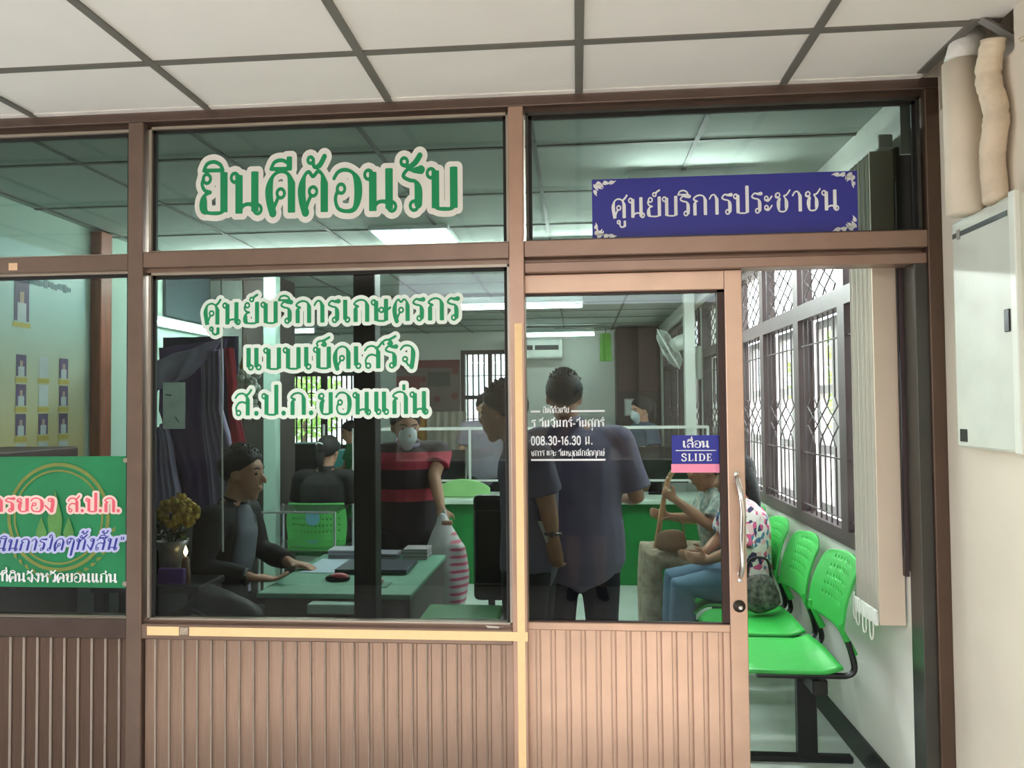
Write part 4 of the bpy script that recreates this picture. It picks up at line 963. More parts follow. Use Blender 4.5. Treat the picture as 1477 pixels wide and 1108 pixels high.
for k in range(12): mb.ball((-1.95 + rnd.uniform(-.07, .07), 1.75, 1.79 + rnd.uniform(-.04, .04)), .02, 8)
mb.tube([(-2.0, 1.76, 1.95), (-2.0, 1.76, 1.6)], .004, 5); mb.build('yellow_blossoms', mat('garland_yellow', (150, 130, 60), .7), wh)
tag(MB().rbox(-2.999, -2.975, 2.60, 4.15, 2.19, 2.62, .003, 1).build('shade_board', mat('shade_slate', (66, 80, 84), .6, 0, .1, 4)), 'added dark slate board standing in for shade above the wall lamp', 'valance')  # dark board added where the upper wall lies in shade
# low altar table, flowers, candle, purple box
at_ = thing('altar_table', 'low black table under the flowers at the lower left of the lettered window', 'table', (-1.72, .42, 0))
MB().rbox(-1.98, -1.52, .24, .47, .76, .79, .006, 2).build('table_top', 'black_plastic', at_)
for sx in (-1.95, -1.55):
    for sy in (.27, .44): MB().box(sx - .02, sx + .02, sy - .02, sy + .02, 0, .76).build('leg', 'black_plastic', at_)
vz = thing('flower_vase', 'yellow flowers in a silvery wrapped vase beside the candle', 'flowers', (-1.665, .33, .79))
MB().lathe([(0, 0), (.035, 0), (.045, .06), (.05, .12), (.07, .17), (.062, .17), (.03, .1), (0, .05)], (-1.69, .34, .79), 16).build('vase', mat('foil_grey', (126, 124, 122), .35, .4, .3, 20), vz, True)
rnd = random.Random(8); mb = MB(); mg = MB()
for k in range(150):
    d = Vector((rnd.gauss(0, 1), rnd.gauss(0, 1), rnd.gauss(0, 1))).normalized(); p = Vector((-1.665 + d.x * .082 * rnd.uniform(.6, 1.25), .34 + d.y * .06, 1.075 + d.z * .06 * rnd.uniform(.6, 1.3))); mb.ball(p, rnd.uniform(.008, .016), 6)
for k in range(60):
    p = Vector((-1.68 + rnd.uniform(-.06, .05), .34 + rnd.uniform(-.04, .04), 1.0 + rnd.uniform(-.05, .05))); a = Vector((rnd.uniform(-1, 1), rnd.uniform(-1, 1), rnd.uniform(0, 1))).normalized() * .035; b = a.orthogonal().normalized() * .009
    mg.add([p, p + a * .5 + b, p + a, p + a * .5 - b], [(0, 1, 2, 3)])
mb.build('blossoms', mat('flower_yellow', (196, 164, 70), .7, 0, .3, 40), vz, True); mg.build('leaves', mat('flower_leaf', (70, 84, 44), .7), vz)
mb = MB()
for k in range(8): mb.tube([(-1.69, .34, .92), (-1.68 + .05 * math.cos(k), .34 + .03 * math.sin(k), 1.05)], .003, 4)
mb.build('stem', 'flower_leaf', vz)
cl = thing('candle_lamp', 'small lit candle lamp glowing below the yellow flowers', 'candle', (-1.60, .27, .79))
MB().lathe([(0, 0), (.02, 0), (.02, .04), (.012, .11), (0, .11)], (-1.60, .285, .79), 14).build('candle', mat('candle_wax', (110, 80, 60), .6), cl, True)
MB().lathe([(0, 0), (.007, .012), (.0085, .02), (.004, .036), (0, .046)], (-1.60, .285, .902), 12).build('flame', mat('flame', (255, 226, 160), .5, emit=(255, 220, 150), estr=14), cl, True)
tag(MB().rbox(-1.70, -1.59, .25, .272, .795, .86, .004, 1).build('purple_box', mat('purple_card', (120, 76, 160), .6, 0, .05)), 'small purple box standing below the flowers', 'box')
tag(MB().rbox(-1.51, -1.375, .20, .40, .0, .53, .008, 2).build('low_cupboard', 'black_plastic'), 'black low cupboard under the backpack', 'cupboard')
bp = thing('backpack', 'black backpack slumped in the lower left corner of the lettered window', 'bag', (-1.48, .28, .62))
b_ = MB(); b_.loft([(-1.60, .30, .60), (-1.50, .30, .66), (-1.36, .30, .64)], [.10, .12, .08], [.10, .13, .09], (0, 1, 0)); b_ = voxel(b_, .012, 4, .012, 12); b_.build('bag_body', mat('black_nylon', (6, 6, 7), .6, 0, .1, 20), bp, True)
mb = MB(); mb.tube([(-1.60, .18, .66), (-1.52, .165, .72), (-1.42, .17, .66)], .008, 6, smooth=5); mb.build('strap', 'black_nylon', bp); MB().rbox(-1.515, -1.475, .158, .17, .685, .70, .003, 1).build('buckle', 'bead_silver', bp)
tag(MB().tube([(-1.37, .116, 2.05), (-1.368, .116, 1.6), (-1.362, .116, .955)], .0035, 6).build('pull_cord', 'white_paint'), 'thin white pull cord hanging behind the lettered window', 'cord')

# ---------------------------------------------------------------- poster wall behind the left pane
po = thing('poster', 'large organisation poster with portrait rows on the left wall behind the banner', 'poster', (-2.99, 1.3, 1.0))
m = bpy.data.materials.new('poster_print'); m.use_nodes = True; nt = m.node_tree; b = nt.nodes['Principled BSDF']; b.inputs['Roughness'].default_value = .4
tc = nt.nodes.new('ShaderNodeTexCoord'); sx = nt.nodes.new('ShaderNodeSeparateXYZ'); rp = nt.nodes.new('ShaderNodeValToRGB'); nt.links.new(tc.outputs['Generated'], sx.inputs[0]); nt.links.new(sx.outputs['Z'], rp.inputs['Fac']); nt.links.new(rp.outputs['Color'], b.inputs['Base Color'])
rp.color_ramp.elements[0].color = lin((226, 210, 150)); rp.color_ramp.elements[0].position = .25; rp.color_ramp.elements[1].color = lin((190, 232, 226)); rp.color_ramp.elements[1].position = .8
e = rp.color_ramp.elements.new(.55); e.color = lin((216, 222, 196)); MATS['poster_print'] = m
MB().box(-2.998, -2.99, .55, 1.70, .90, 2.42).build('poster_sheet', m, po)
mat('plate_yellow', (214, 196, 90), .5); mat('photo_white', (216, 226, 230), .5); mat('photo_purple', (96, 80, 120), .5, 0, .2, 40); mat('photo_skin', (206, 176, 160), .6)
pl, ph, pp, ps = MB(), MB(), MB(), MB()
X = -2.989
for ci, y in enumerate((.94, 1.16, 1.335, 1.505)):
    for ri, z in enumerate((1.93, 1.75, 1.59, 1.43, 1.27, 1.11)):
        if ri == 0 and ci != 1: continue
        if ri == 0: w, h, z = .055, .11, 2.10
        else: w, h = .038, .058
        (ph if (ri > 3 or ci == 2 and ri in (1, 2)) else pp).box(X, X + .001, y - w, y + w, z - h, z + h)
        if not (ri > 3 or ci == 2 and ri in (1, 2)):
            ph.box(X + .001, X + .0016, y - w * .6, y + w * .6, z - h, z - h * .1); ps.box(X + .001, X + .0018, y - w * .28, y + w * .28, z - h * .1, z + h * .45)
        pl.box(X, X + .001, y - w * 1.2, y + w * 1.2, z - h - .034, z - h - .008)
pp.build('portrait_ground', 'photo_purple', po); ph.build('portrait_white', 'photo_white', po); ps.build('portrait_face', 'photo_skin', po); pl.build('name_plate', 'plate_yellow', po)
mb = MB(); rnd = random.Random(2); y = .72
while y < 1.55:
    w = rnd.uniform(.012, .03); mb.box(X, X + .001, y, y + w, 2.20 + rnd.uniform(-.008, .008) , 2.235 + rnd.uniform(-.008, .012)); y += w + .006
mb.build('heading_print', mat('print_teal', (70, 120, 130), .5), po)
tag(MB().rbox(-2.999, -2.93, 1.76, 1.88, 0, 2.62, .006, 1).build('timber_post', mat('timber_red', (168, 92, 66), .5, 0, .2, 6, stretch=(8, 8, 1))), 'red brown timber post at the right edge of the poster', 'post')
sd = thing('sideboard', 'dark brown sideboard edge low behind the left pane', 'cupboard', (-2.75, .9, 0)); MB().rbox(-2.95, -2.55, .35, 1.0, 0, 1.32, .008, 2).build('cupboard_body', 'dark_wood', sd); MB().rbox(-2.549, -2.535, .37, .98, .05, 1.25, .004, 1).build('cupboard_door', 'darker_wood', sd)
pb_ = thing('water_boxes', 'pale carton low behind the left pane under the banner', 'carton', (-2.3, 1.2, 0)); MB().rbox(-2.62, -2.18, 1.05, 1.45, 0, .80, .006, 1).build('carton', mat('carton_pale', (190, 206, 200), .7), pb_); MB().box(-2.61, -2.19, 1.22, 1.28, .80, .803).build('carton_seam', 'beige', pb_)

bk = thing('black_chair', 'black office chair back behind the bright green stool', 'chair', (-.40, .80, 0))
MB().rbox(-.48, -.315, .74, .79, .62, 1.10, .025, 3).build('backrest', 'black_plastic', bk); MB().rbox(-.70, -.32, .80, 1.18, .42, .48, .02, 2).build('seat', 'black_nylon', bk)
mb = MB(); mb.tube([(-.51, 1.0, .06), (-.51, 1.0, .43)], .03, 10); mb.tube([(-.40, .765, .7), (-.40, .77, .44), (-.45, .95, .42)], .016, 8, smooth=4)
for k in range(5): a = 2 * PI * k / 5; mb.tube([(-.51, 1.0, .09), (-.51 + .18 * math.cos(a), 1.0 + .18 * math.sin(a), .04)], [.022, .014], 8); mb.ball((-.51 + .18 * math.cos(a), 1.0 + .18 * math.sin(a), .028), .028, 10)
mb.build('chair_base', 'black_plastic', bk)
mb = MB()
mb.tube([(-.47, .737, .70), (-.325, .737, .70), (-.325, .737, 1.03), (-.47, .737, 1.03), (-.47, .737, .70)], .003, 5); mb.build('piping', 'fan_grey', bk)
tr_ = tag(MB().sheet(lambda u, v: (-1.22 + .46 * u, 3.90 - .03 * math.sin(u * PI), .722 + .16 * v * math.sin(PI * (.08 + .84 * u)) ** .5), 24, 8).build('curved_tray', mat('tray_lime', (150, 200, 130), .5), None, True), 'pale green curved tray standing on the counter edge', 'tray'); solidify(tr_, .006)
# ---------------------------------------------------------------- people
mat('skin', (196, 146, 120), .55, 0, .06, 12); mat('skin_tan', (176, 128, 102), .55, 0, .06, 12); mat('hair_black', (22, 19, 19), .55, 0, .2, 50, bump=.6, bscale=120)
mat('eye_dark', (30, 24, 22), .3); mat('mask_white', (206, 214, 220), .7)
def V(*a): return Vector(a)
def head_shape(mb, c, fwd, s=1.0):
    """head with cranium, jaw, brow, nose, lips, ears; c = centre (eye height), fwd = gaze"""
    f = Vector(fwd).normalized(); l = Vector((0, 0, 1)).cross(f).normalized(); u = f.cross(l)
    M = Matrix(((l.x, f.x, u.x), (l.y, f.y, u.y), (l.z, f.z, u.z)))
    c = Vector(c); P = lambda x, y, z: c + M @ (Vector((x, y, z)) * s)
    mb.ball(P(0, -.012, .035), (.076 * s, .094 * s, .088 * s), 20, M)
    mb.loft([P(0, .012, .03), P(0, .022, -.03), P(0, .036, -.078), P(0, .046, -.105)], [.068 * s, .062 * s, .046 * s, .024 * s], [.078 * s, .070 * s, .048 * s, .026 * s], l)
    mb.loft([P(0, .082, .012), P(0, .098, -.018), P(0, .106, -.034)], [.008 * s, .011 * s, .014 * s], [.01 * s, .012 * s, .013 * s], l)
    mb.ball(P(0, .086, -.062), (.022 * s, .012 * s, .006 * s), 10, M); mb.ball(P(0, .084, -.073), (.019 * s, .012 * s, .006 * s), 10, M)
    mb.loft([P(-.05, .066, .026), P(0, .082, .024), P(.05, .066, .026)], [.012 * s] * 3, [.01 * s] * 3, u)
    for sx in (-1, 1): mb.ball(P(sx * .077, -.010, -.002), (.010 * s, .020 * s, .031 * s), 12, M)
    return P, M, l
def hand_shape(mb, w, d, side, curl=.5, s=1.0):
    """palm with four bent fingers of unequal length and a thumb; w wrist, d pointing direction, side = thumb direction"""
    d = Vector(d).normalized(); t = Vector(side); t = (t - d * t.dot(d)).normalized(); n = d.cross(t); w = Vector(w)
    mb.loft([w - d * .02 * s, w + d * .03 * s, w + d * .085 * s], [.024 * s, .036 * s, .038 * s], [.018 * s, .016 * s, .013 * s], t, 12)
    for k, (off, ln) in enumerate(((.028, .074), (.010, .084), (-.009, .078), (-.027, .060))):
        p = w + (d * .085 + t * off) * s; a = d.copy(); pts = [p]; 
        for q, fr in enumerate((.42, .32, .26)):
            a = (Matrix.Rotation(-curl * (.55 + .25 * q), 3, t) @ a).normalized(); p = p + a * ln * fr * s; pts.append(p)
        mb.loft(pts, [.0088 * s, .0085 * s, .0078 * s, .0068 * s], [.0088 * s, .0085 * s, .0078 * s, .0068 * s], t, 8)
    p = w + (d * .025 + t * .030) * s; a = (d * .6 + t * .8).normalized(); p2 = p + a * .034 * s; p3 = p2 + (d * .95 + t * .2 + n * -.25 * curl).normalized() * .030 * s
    mb.loft([p, p2, p3], [.012 * s, .0105 * s, .008 * s], [.012 * s, .0105 * s, .008 * s], n, 8)

def person(loc, label, J, top, top_m, bottom_m, skin='skin', hair='short', hair_m='hair_black', gaze=(0, -1, 0), lateral=(1, 0, 0), sleeve=.55, vox=.009, legs='trousers', shoe_m='black_plastic', hands=None, girth=1.0, mask=False, collar=None, face=True, hs=1.0, wrink=.006, shirt_len=.0):
    """J: joints in world space: head, neck, chest, waist, hips, shL shR elL elR wrL wrR, hipL hipR knL knR anL anR, toeL toeR"""
    root = thing('person', label, 'person', loc); lat = Vector(lateral).normalized(); g = girth
    b = MB(); hd = V(*J['head']); P, M, l = head_shape(b, hd, gaze, hs)
    nk = V(*J['neck']); ch = V(*J['chest']); wa = V(*J['waist']); hp = V(*J['hips'])
    b.loft([hd + (nk - hd) * .25, hd + (nk - hd) * .7, nk, nk + (ch - nk) * .25], [.052, .052, .058, .085], [.054, .054, .056, .07], lat)
    torso = [nk + (ch - nk) * .15, nk + (ch - nk) * .55, ch, wa, hp]
    b.loft(torso, [.10 * g, .165 * g, .160 * g, .138 * g, .160 * g], [.07 * g, .10 * g, .108 * g, .098 * g, .108 * g], lat)
    for s in 'LR':
        sh, el, wr = V(*J['sh' + s]), V(*J['el' + s]), V(*J['wr' + s])
        b.loft([sh, sh.lerp(el, .5), el, el.lerp(wr, .4), wr], [.052, .046, .038, .037, .026], [.052, .046, .038, .036, .023], lat)
        hh = (hands or {}).get(s, ((wr - el), Vector((0, 0, 1)), .5)); hand_shape(b, wr, hh[0], hh[1], hh[2])
        hj, kn, an, to = V(*J['hip' + s]), V(*J['kn' + s]), V(*J['an' + s]), V(*J['toe' + s])
        b.loft([hj, hj.lerp(kn, .5), kn, kn.lerp(an, .35), an], [.085, .072, .055, .055, .036], [.088, .075, .056, .058, .038], lat)
        b.loft([an + V(0, 0, .0), an.lerp(to, .6) - V(0, 0, .02), to], [.034, .036, .030], [.036, .028, .018], lat)
    voxel(b, vox, 5).build('body', skin, root, True)
    # shirt
    t = MB(); e = .016
    t.loft([nk + (ch - nk) * .10, nk + (ch - nk) * .3, nk + (ch - nk) * .6, ch, wa, hp, hp + (hp - wa) * (.28 + shirt_len)], [.085 * g, .155 * g, .185 * g, .182 * g, .168 * g, .180 * g, .182 * g], [.075 * g, .10 * g, .122 * g, .130 * g, .124 * g, .130 * g, .13 * g], lat, end=True)
    for s in 'LR':
        sh, el, wr = V(*J['sh' + s]), V(*J['el' + s]), V(*J['wr' + s])
        t.loft([nk.lerp(sh, .35) - V(0, 0, .02), sh], [.06, .072], [.062, .075], (0, 0, 1))
        if sleeve <= 1: t.loft([sh, sh.lerp(el, sleeve * .6), sh.lerp(el, sleeve)], [.073, .074, .078], [.072, .072, .074], lat, end=False)
        else: t.loft([sh, sh.lerp(el, .5), el, el.lerp(wr, .5), el.lerp(wr, sleeve - 1)], [.070, .064, .058, .052, .045], [.070, .064, .058, .052, .045], lat, end=False)
    voxel(t, vox, 4, wrink, 11).build(top, top_m, root, True)
    if collar:
        c = MB(); ring_ = [nk + M @ V(.066 * math.cos(a), .066 * math.sin(a), 0) + V(0, 0, .012 + .012 * -math.sin(a)) for a in [2 * PI * k / 20 for k in range(21)]]
        c.tube(ring_, .016, 8); c.build('collar', collar, root, True)
    # trousers / shorts
    q = MB(); q.loft([wa + (hp - wa) * .55, hp, hp + (hp - wa) * .3], [.160 * g, .172 * g, .165 * g], [.112 * g, .12 * g, .115 * g], lat)
    for s in 'LR':
        hj, kn, an = V(*J['hip' + s]), V(*J['kn' + s]), V(*J['an' + s])
        if legs == 'trousers': q.loft([hj, hj.lerp(kn, .5), kn, kn.lerp(an, .5), an + (kn - an) * .08], [.100, .088, .074, .072, .070], [.105, .092, .076, .074, .070], lat, end=False)
        else: q.loft([hj, hj.lerp(kn, .5), hj.lerp(kn, .95)], [.105, .100, .095], [.108, .102, .098], lat, end=False)
    voxel(q, vox, 4, wrink, 10).build('trousers' if legs == 'trousers' else 'shorts', bottom_m, root, True)
    for s in 'LR':
        an, to = V(*J['an' + s]), V(*J['toe' + s]); q = MB()
        q.loft([an - V(0, 0, .01), an.lerp(to, .5) - V(0, 0, .022), to - V(0, 0, .004)], [.042, .046, .036], [.046, .036, .026], lat); voxel(q, .008, 3).build('shoe', shoe_m, root, True)
    # hair
    h = MB()
    if hair in ('short', 'bun', 'long'):
        n = 26; k0 = 1.0
        rings = []
        for i in range(12):
            th = PI * .5 * (i / 11) * 1.25
            ring = []
            for k in range(n):
                a = 2 * PI * k / n; back = .5 - .5 * math.sin(a)   # 1 behind, 0 in front
                lim = .37 + .42 * back ** .8 * (1.12 if hair != 'short' else 1.0)
                t_ = PI * lim * (i / 11)
                d = V(math.sin(t_) * math.cos(a), math.sin(t_) * math.sin(a), math.cos(t_))
                jt = (1 + .07 * noise.noise(d * 5 + hd * 3) + .03 * noise.noise(d * 17)) * (.90 if i == 11 else .97 if i == 10 else 1)
                ring.append(P(d.x * .089 * jt, -.014 + d.y * .108 * jt, .036 + d.z * .105 * jt))
            rings.append(ring)
        h.rings(rings, True)
        if hair == 'short':
            rnd = random.Random(int(abs(hd.x) * 1000))
            for k in range(90):
                a = rnd.uniform(0, 2 * PI); t_ = rnd.uniform(0, 1.0); d = V(math.sin(t_) * math.cos(a), math.sin(t_) * math.sin(a), math.cos(t_))
                p = P(d.x * .086, -.014 + d.y * .104, .036 + d.z * .102); h.tube([p, p + (p - P(0, -.014, .0)).normalized() * .014 + V(rnd.uniform(-.006, .006), rnd.uniform(-.006, .006), 0)], [.008, .002], 5)
        if hair == 'bun': h.ball(P(0, -.125, .02), (.045, .045, .06), 14); h.loft([P(0, -.13, 0), P(0, -.13, -.08), P(0, -.11, -.15)], [.035, .03, .012], [.03, .025, .01], lat)
        if hair == 'long': h.loft([P(0, -.05, .04), P(0, -.075, -.05), P(0, -.085, -.14), P(0, -.09, -.19)], [.085, .092, .085, .06], [.06, .05, .04, .03], l)
        h.build('hair', hair_m, root, True)
    if face:
        e = MB()
        for sx in (-1, 1): e.ball(P(sx * .031, .076, .004), (.011, .008, .007), 10, M)
        e.build('eyes', 'eye_dark', root, True); e = MB()
        for sx in (-1, 1): e.loft([P(sx * .016, .088, .026), P(sx * .034, .084, .031), P(sx * .05, .070, .026)], [.003] * 3, [.004] * 3, l, 6)
        e.build('eyebrows', hair_m, root, True)
    if mask:
        e = MB(); e.loft([P(0, .052, -.026), P(0, .060, -.06), P(0, .052, -.10)], [.056, .054, .034], [.060, .056, .030], l); voxel(e, .007, 3).build('face_mask', 'mask_white', root, True)
    return root, P, M

def standing(x, y, H, face, spread=.09, lean=0.0, sw=.19):
    """joints of someone standing at (x, y), height H, facing unit direction face; lateral = their right"""
    f = Vector(face + (0,)).normalized() if len(face) == 2 else Vector(face).normalized(); r = Vector((f.y, -f.x, 0)); k = H / 1.66
    def W(a, b, z): q = Vector((x, y, 0)) + r * a + f * b; return (q.x, q.y, z * k)
    J = dict(head=W(0, .03, 1.545), neck=W(0, 0, 1.40), chest=W(0, 0, 1.22), waist=W(0, 0, 1.04), hips=W(0, 0, .90))
    for s, q in (('L', -1), ('R', 1)):
        J['sh' + s] = W(q * sw, 0, 1.345); J['el' + s] = W(q * (sw + .055), -.02, 1.07); J['wr' + s] = W(q * (sw + .06), .06, .84)
        J['hip' + s] = W(q * .088, 0, .86); J['kn' + s] = W(q * (spread + .01), .01, .47); J['an' + s] = W(q * (spread + .02), -.02, .075); J['toe' + s] = W(q * (spread + .04), .13, .03)
    return J, W, r, f

mat('polo_mauve', (142, 132, 160), .8, 0, .06, 8); mat('polo_dark', (118, 112, 134), .8, 0, .06, 8); mat('slacks_black', (26, 25, 30), .8); mat('slacks_navy', (34, 34, 52), .8)
mat('shirt_black', (9, 9, 11), .8); mat('shirt_green', (36, 130, 76), .8); mat('shirt_blue_grey', (76, 88, 108), .8); mat('jacket_black', (9, 9, 11), .75, 0, .1, 10); mat('shirt_grey', (92, 96, 108), .8); mat('denim', (104, 132, 156), .85, 0, .12, 25)

# A: visitor with his back to the door glass
J, W, r, f = standing(.005, .86, 1.655, (0.05, 1))
J['head'] = (-.062, .90, 1.535); J['neck'] = (-.035, .86, 1.395)
J['elR'] = W(.265, .02, 1.075); J['wrR'] = W(.20, .24, 1.05); J['elL'] = W(-.25, .03, 1.075); J['wrL'] = W(-.16, .25, 1.07)
person((0, .86, 0), 'person in mauve polo shirt standing with their back to the door glass', J, 'polo_shirt', 'polo_mauve', 'slacks_navy', gaze=(-.08, 1, -.08), sleeve=.86, vox=.009, girth=1.16, collar='polo_mauve', hands={'L': (Vector((.3, .9, 0)), Vector((0, 0, 1)), .6), 'R': (Vector((-.3, .9, 0)), Vector((0, 0, 1)), .6)}, shirt_len=.5)
# B: second visitor at the mullion in side view, near arm hanging with a wrist watch and a white paper
J, W, r, f = standing(-.205, .50, 1.60, (-1, .12))
J['head'] = (-.32, .52, 1.475); J['neck'] = (-.255, .51, 1.35); J['shL'] = (-.168, .335, 1.295); J['elL'] = (-.122, .35, 1.095); J['wrL'] = (-.102, .38, .965)
rt, P, M = person((-.2, .50, 0), 'person in dark grey shirt behind the centre mullion with a watch on one wrist', J, 'shirt', 'polo_dark', 'slacks_black', gaze=(-.9, .4, 0), lateral=(.12, 1, 0), sleeve=.72, vox=.009, girth=.95, hands={'R': (Vector((0, .2, -1)), Vector((-1, 0, 0)), .7), 'L': (Vector((.08, .12, -1)), Vector((-1, .3, .0)), .8)})
w_ = MB(); c0 = Vector((-.105, .377, .988)); w_.tube([c0 + V(.031 * math.cos(2 * PI * k / 20), .031 * math.sin(2 * PI * k / 20), 0) for k in range(21)], .007, 8); w_.rings([[c0 + V(.012 * math.cos(2 * PI * k / 14), -.033 - q, .012 * math.sin(2 * PI * k / 14)) for k in range(14)] for q in (0, .007)]); w_.build('wrist_watch', mat('watch_steel', (120, 116, 112), .3, .8), rt, True)
ppr = MB(); ppr.add([(-.166, .36, 1.04), (-.148, .345, 1.04), (-.098, .39, .895), (-.126, .41, .895)], [(0, 1, 2, 3)]); solidify(tag(ppr.build('paper_sheet', 'white_paint'), 'narrow white paper held beside the wrist watch', 'paper'), .002)
# K: clerk facing out behind the counter
mat('shirt_pale_mauve', (150, 140, 156), .8, 0, .06)
J, W, r, f = standing(-.90, 4.75, 1.60, (.1, -1))
person((-.9, 4.75, 0), 'person in pale mauve shirt facing out behind the counter left of the centre mullion', J, 'shirt', 'shirt_pale_mauve', 'slacks_black', gaze=(.3, -1, -.1), sleeve=.6, vox=.012)
# C: person with red and black shirt carrying the striped bag
J, W, r, f = standing(-1.0, 1.74, 1.52, (.35, -1))
J['head'] = (-1.005, 1.70, 1.385); J['wrL'] = (-.765, 1.52, .935); J['elL'] = (-.83, 1.66, 1.10)
mb_red = bpy.data.materials.new('shirt_red_black'); mb_red.use_nodes = True; nt = mb_red.node_tree; b = nt.nodes['Principled BSDF']; b.inputs['Roughness'].default_value = .8
tc = nt.nodes.new('ShaderNodeTexCoord'); sx = nt.nodes.new('ShaderNodeSeparateXYZ'); rp = nt.nodes.new('ShaderNodeValToRGB'); mr = nt.nodes.new('ShaderNodeMapRange'); mr.inputs[1].default_value = .75; mr.inputs[2].default_value = 1.45
nt.links.new(tc.outputs['Object'], sx.inputs[0]); nt.links.new(sx.outputs['Z'], mr.inputs[0]); nt.links.new(mr.outputs[0], rp.inputs['Fac']); nt.links.new(rp.outputs['Color'], b.inputs['Base Color']); rp.color_ramp.interpolation = 'CONSTANT'
rp.color_ramp.elements[0].color = lin((36, 26, 34)); rp.color_ramp.elements[1].position = .30; rp.color_ramp.elements[1].color = lin((170, 40, 62))
for ps_, cc in ((.40, (36, 26, 34)), (.56, (176, 44, 70)), (.70, (40, 30, 38))): e = rp.color_ramp.elements.new(ps_); e.color = lin(cc)
MATS['shirt_red_black'] = mb_red
rt, P, M = person((-1.0, 1.74, 0), 'person in black and red shirt behind the desk holding a striped plastic bag', J, 'shirt', 'shirt_red_black', 'slacks_black', gaze=(.5, -1, -.15), sleeve=.6, vox=.009, mask=True, collar='polo_mauve', lateral=(1, .35, 0), hands={'L': (Vector((.3, -.45, -.8)), Vector((.6, .3, 0)), 1.1), 'R': (Vector((0, -.3, -1)), Vector((0, -1, 0)), .7)})
bg = thing('plastic_bag', 'white plastic bag with pink stripes hanging from the hand above the desk end', 'bag', (-.722, 1.44, .36))
mbg = bpy.data.materials.new('striped_plastic'); mbg.use_nodes = True; nt = mbg.node_tree; b = nt.nodes['Principled BSDF']; b.inputs['Roughness'].default_value = .35
tc = nt.nodes.new('ShaderNodeTexCoord'); wv = nt.nodes.new('ShaderNodeTexWave'); wv.bands_direction = 'Z'; wv.inputs['Scale'].default_value = 8.0; wv.inputs['Distortion'].default_value = 1.2; wv.inputs['Detail'].default_value = 1.5
nz = nt.nodes.new('ShaderNodeSeparateXYZ'); mk = nt.nodes.new('ShaderNodeMapRange'); mk.inputs[1].default_value = -.01; mk.inputs[2].default_value = .05
rp = nt.nodes.new('ShaderNodeValToRGB'); rp.color_ramp.elements[0].color = lin((232, 226, 228)); rp.color_ramp.elements[0].position = .55; rp.color_ramp.elements[1].color = lin((234, 112, 140)); rp.color_ramp.elements[1].position = .72
ml = nt.nodes.new('ShaderNodeMath'); ml.operation = 'MULTIPLY'
nt.links.new(tc.outputs['Object'], wv.inputs['Vector']); nt.links.new(tc.outputs['Object'], nz.inputs[0]); nt.links.new(nz.outputs['X'], mk.inputs[0]); nt.links.new(wv.outputs['Fac'], ml.inputs[0]); nt.links.new(mk.outputs[0], ml.inputs[1]); nt.links.new(ml.outputs[0], rp.inputs['Fac']); nt.links.new(rp.outputs['Color'], b.inputs['Base Color']); MATS['striped_plastic'] = mbg
bb = MB(); cx, cy = -.722, 1.44
bb.loft([(cx - .03, cy + .05, .90), (cx - .02, cy + .03, .84), (cx - .01, cy, .74), (cx, cy, .60), (cx - .005, cy, .45), (cx - .01, cy, .37)], [.028, .05, .115, .12, .11, .085], [.02, .04, .08, .09, .085, .07])
bb = voxel(bb, .012, 3, .016, 14); bb.build('bag_body', 'striped_plastic', bg, True)
hb = MB(); hb.tube([(cx - .06, cy + .05, .82), (cx - .055, cy + .075, .90), (cx - .03, cy + .07, .93), (cx - .01, cy + .05, .89), (cx + .01, cy + .03, .82)], .009, 6, smooth=4); hb.build('bag_handle', 'mask_white', bg, True)

# D: man seated at the desk in profile, facing right
J = dict(head=(-1.575, .78, 1.195), neck=(-1.625, .78, 1.055), chest=(-1.66, .78, .90), waist=(-1.70, .78, .70), hips=(-1.70, .78, .54))
for s, q in (('L', 1), ('R', -1)):
    y = .78 + q * .18; J['sh' + s] = (-1.645, y, 1.0); J['hip' + s] = (-1.68, .78 + q * .09, .52); J['kn' + s] = (-1.28, .78 + q * .11, .52); J['an' + s] = (-1.26, .78 + q * .11, .08); J['toe' + s] = (-1.13, .78 + q * .12, .035)
J['elR'] = (-1.66, .54, .80); J['wrR'] = (-1.455, .585, .752); J['elL'] = (-1.60, 1.02, .80); J['wrL'] = (-1.40, .92, .750)
rt, P, M = person((-1.68, .78, 0), 'person seated at the green desk in profile in dark jacket and grey shirt', J, 'jacket', 'jacket_black', 'slacks_black', gaze=(1, -.05, .0), lateral=(0, 1, 0), sleeve=1.86, vox=.008, hands={'R': (Vector((1, .25, -.12)), Vector((0, 1, 0)), .35), 'L': (Vector((1, -.2, -.12)), Vector((0, -1, 0)), .35)}, wrink=.008, hs=1.0)
sh_ = MB(); sh_.loft([(-1.575, .76, 1.03), (-1.555, .76, .93), (-1.57, .76, .80), (-1.60, .76, .70)], [.075, .105, .11, .10], [.03, .035, .035, .03], (0, 1, 0)); voxel(sh_, .009, 3, .004).build('grey_shirt', 'shirt_grey', rt, True)
w_ = MB(); c0 = Vector((-1.475, .58, .756)); w_.tube([c0 + V(0, .034 * math.cos(2 * PI * k / 20), .030 * math.sin(2 * PI * k / 20)) for k in range(21)], .010, 8); w_.rings([[c0 + V(.020 * math.cos(2 * PI * k / 16), -.034 - q, .020 * math.sin(2 * PI * k / 16)) for k in range(16)] for q in (0, .009)]); w_.build('wrist_watch', 'black_plastic', rt, True)
oc = thing('desk_chair', 'black desk chair under the person seated at the green desk', 'chair', (-1.7, .78, 0))
MB().rbox(-1.93, -1.47, .56, 1.0, .36, .42, .02, 2).build('seat', 'black_nylon', oc); MB().rbox(-1.935, -1.885, .58, .98, .48, .95, .02, 2).build('backrest', 'black_nylon', oc)
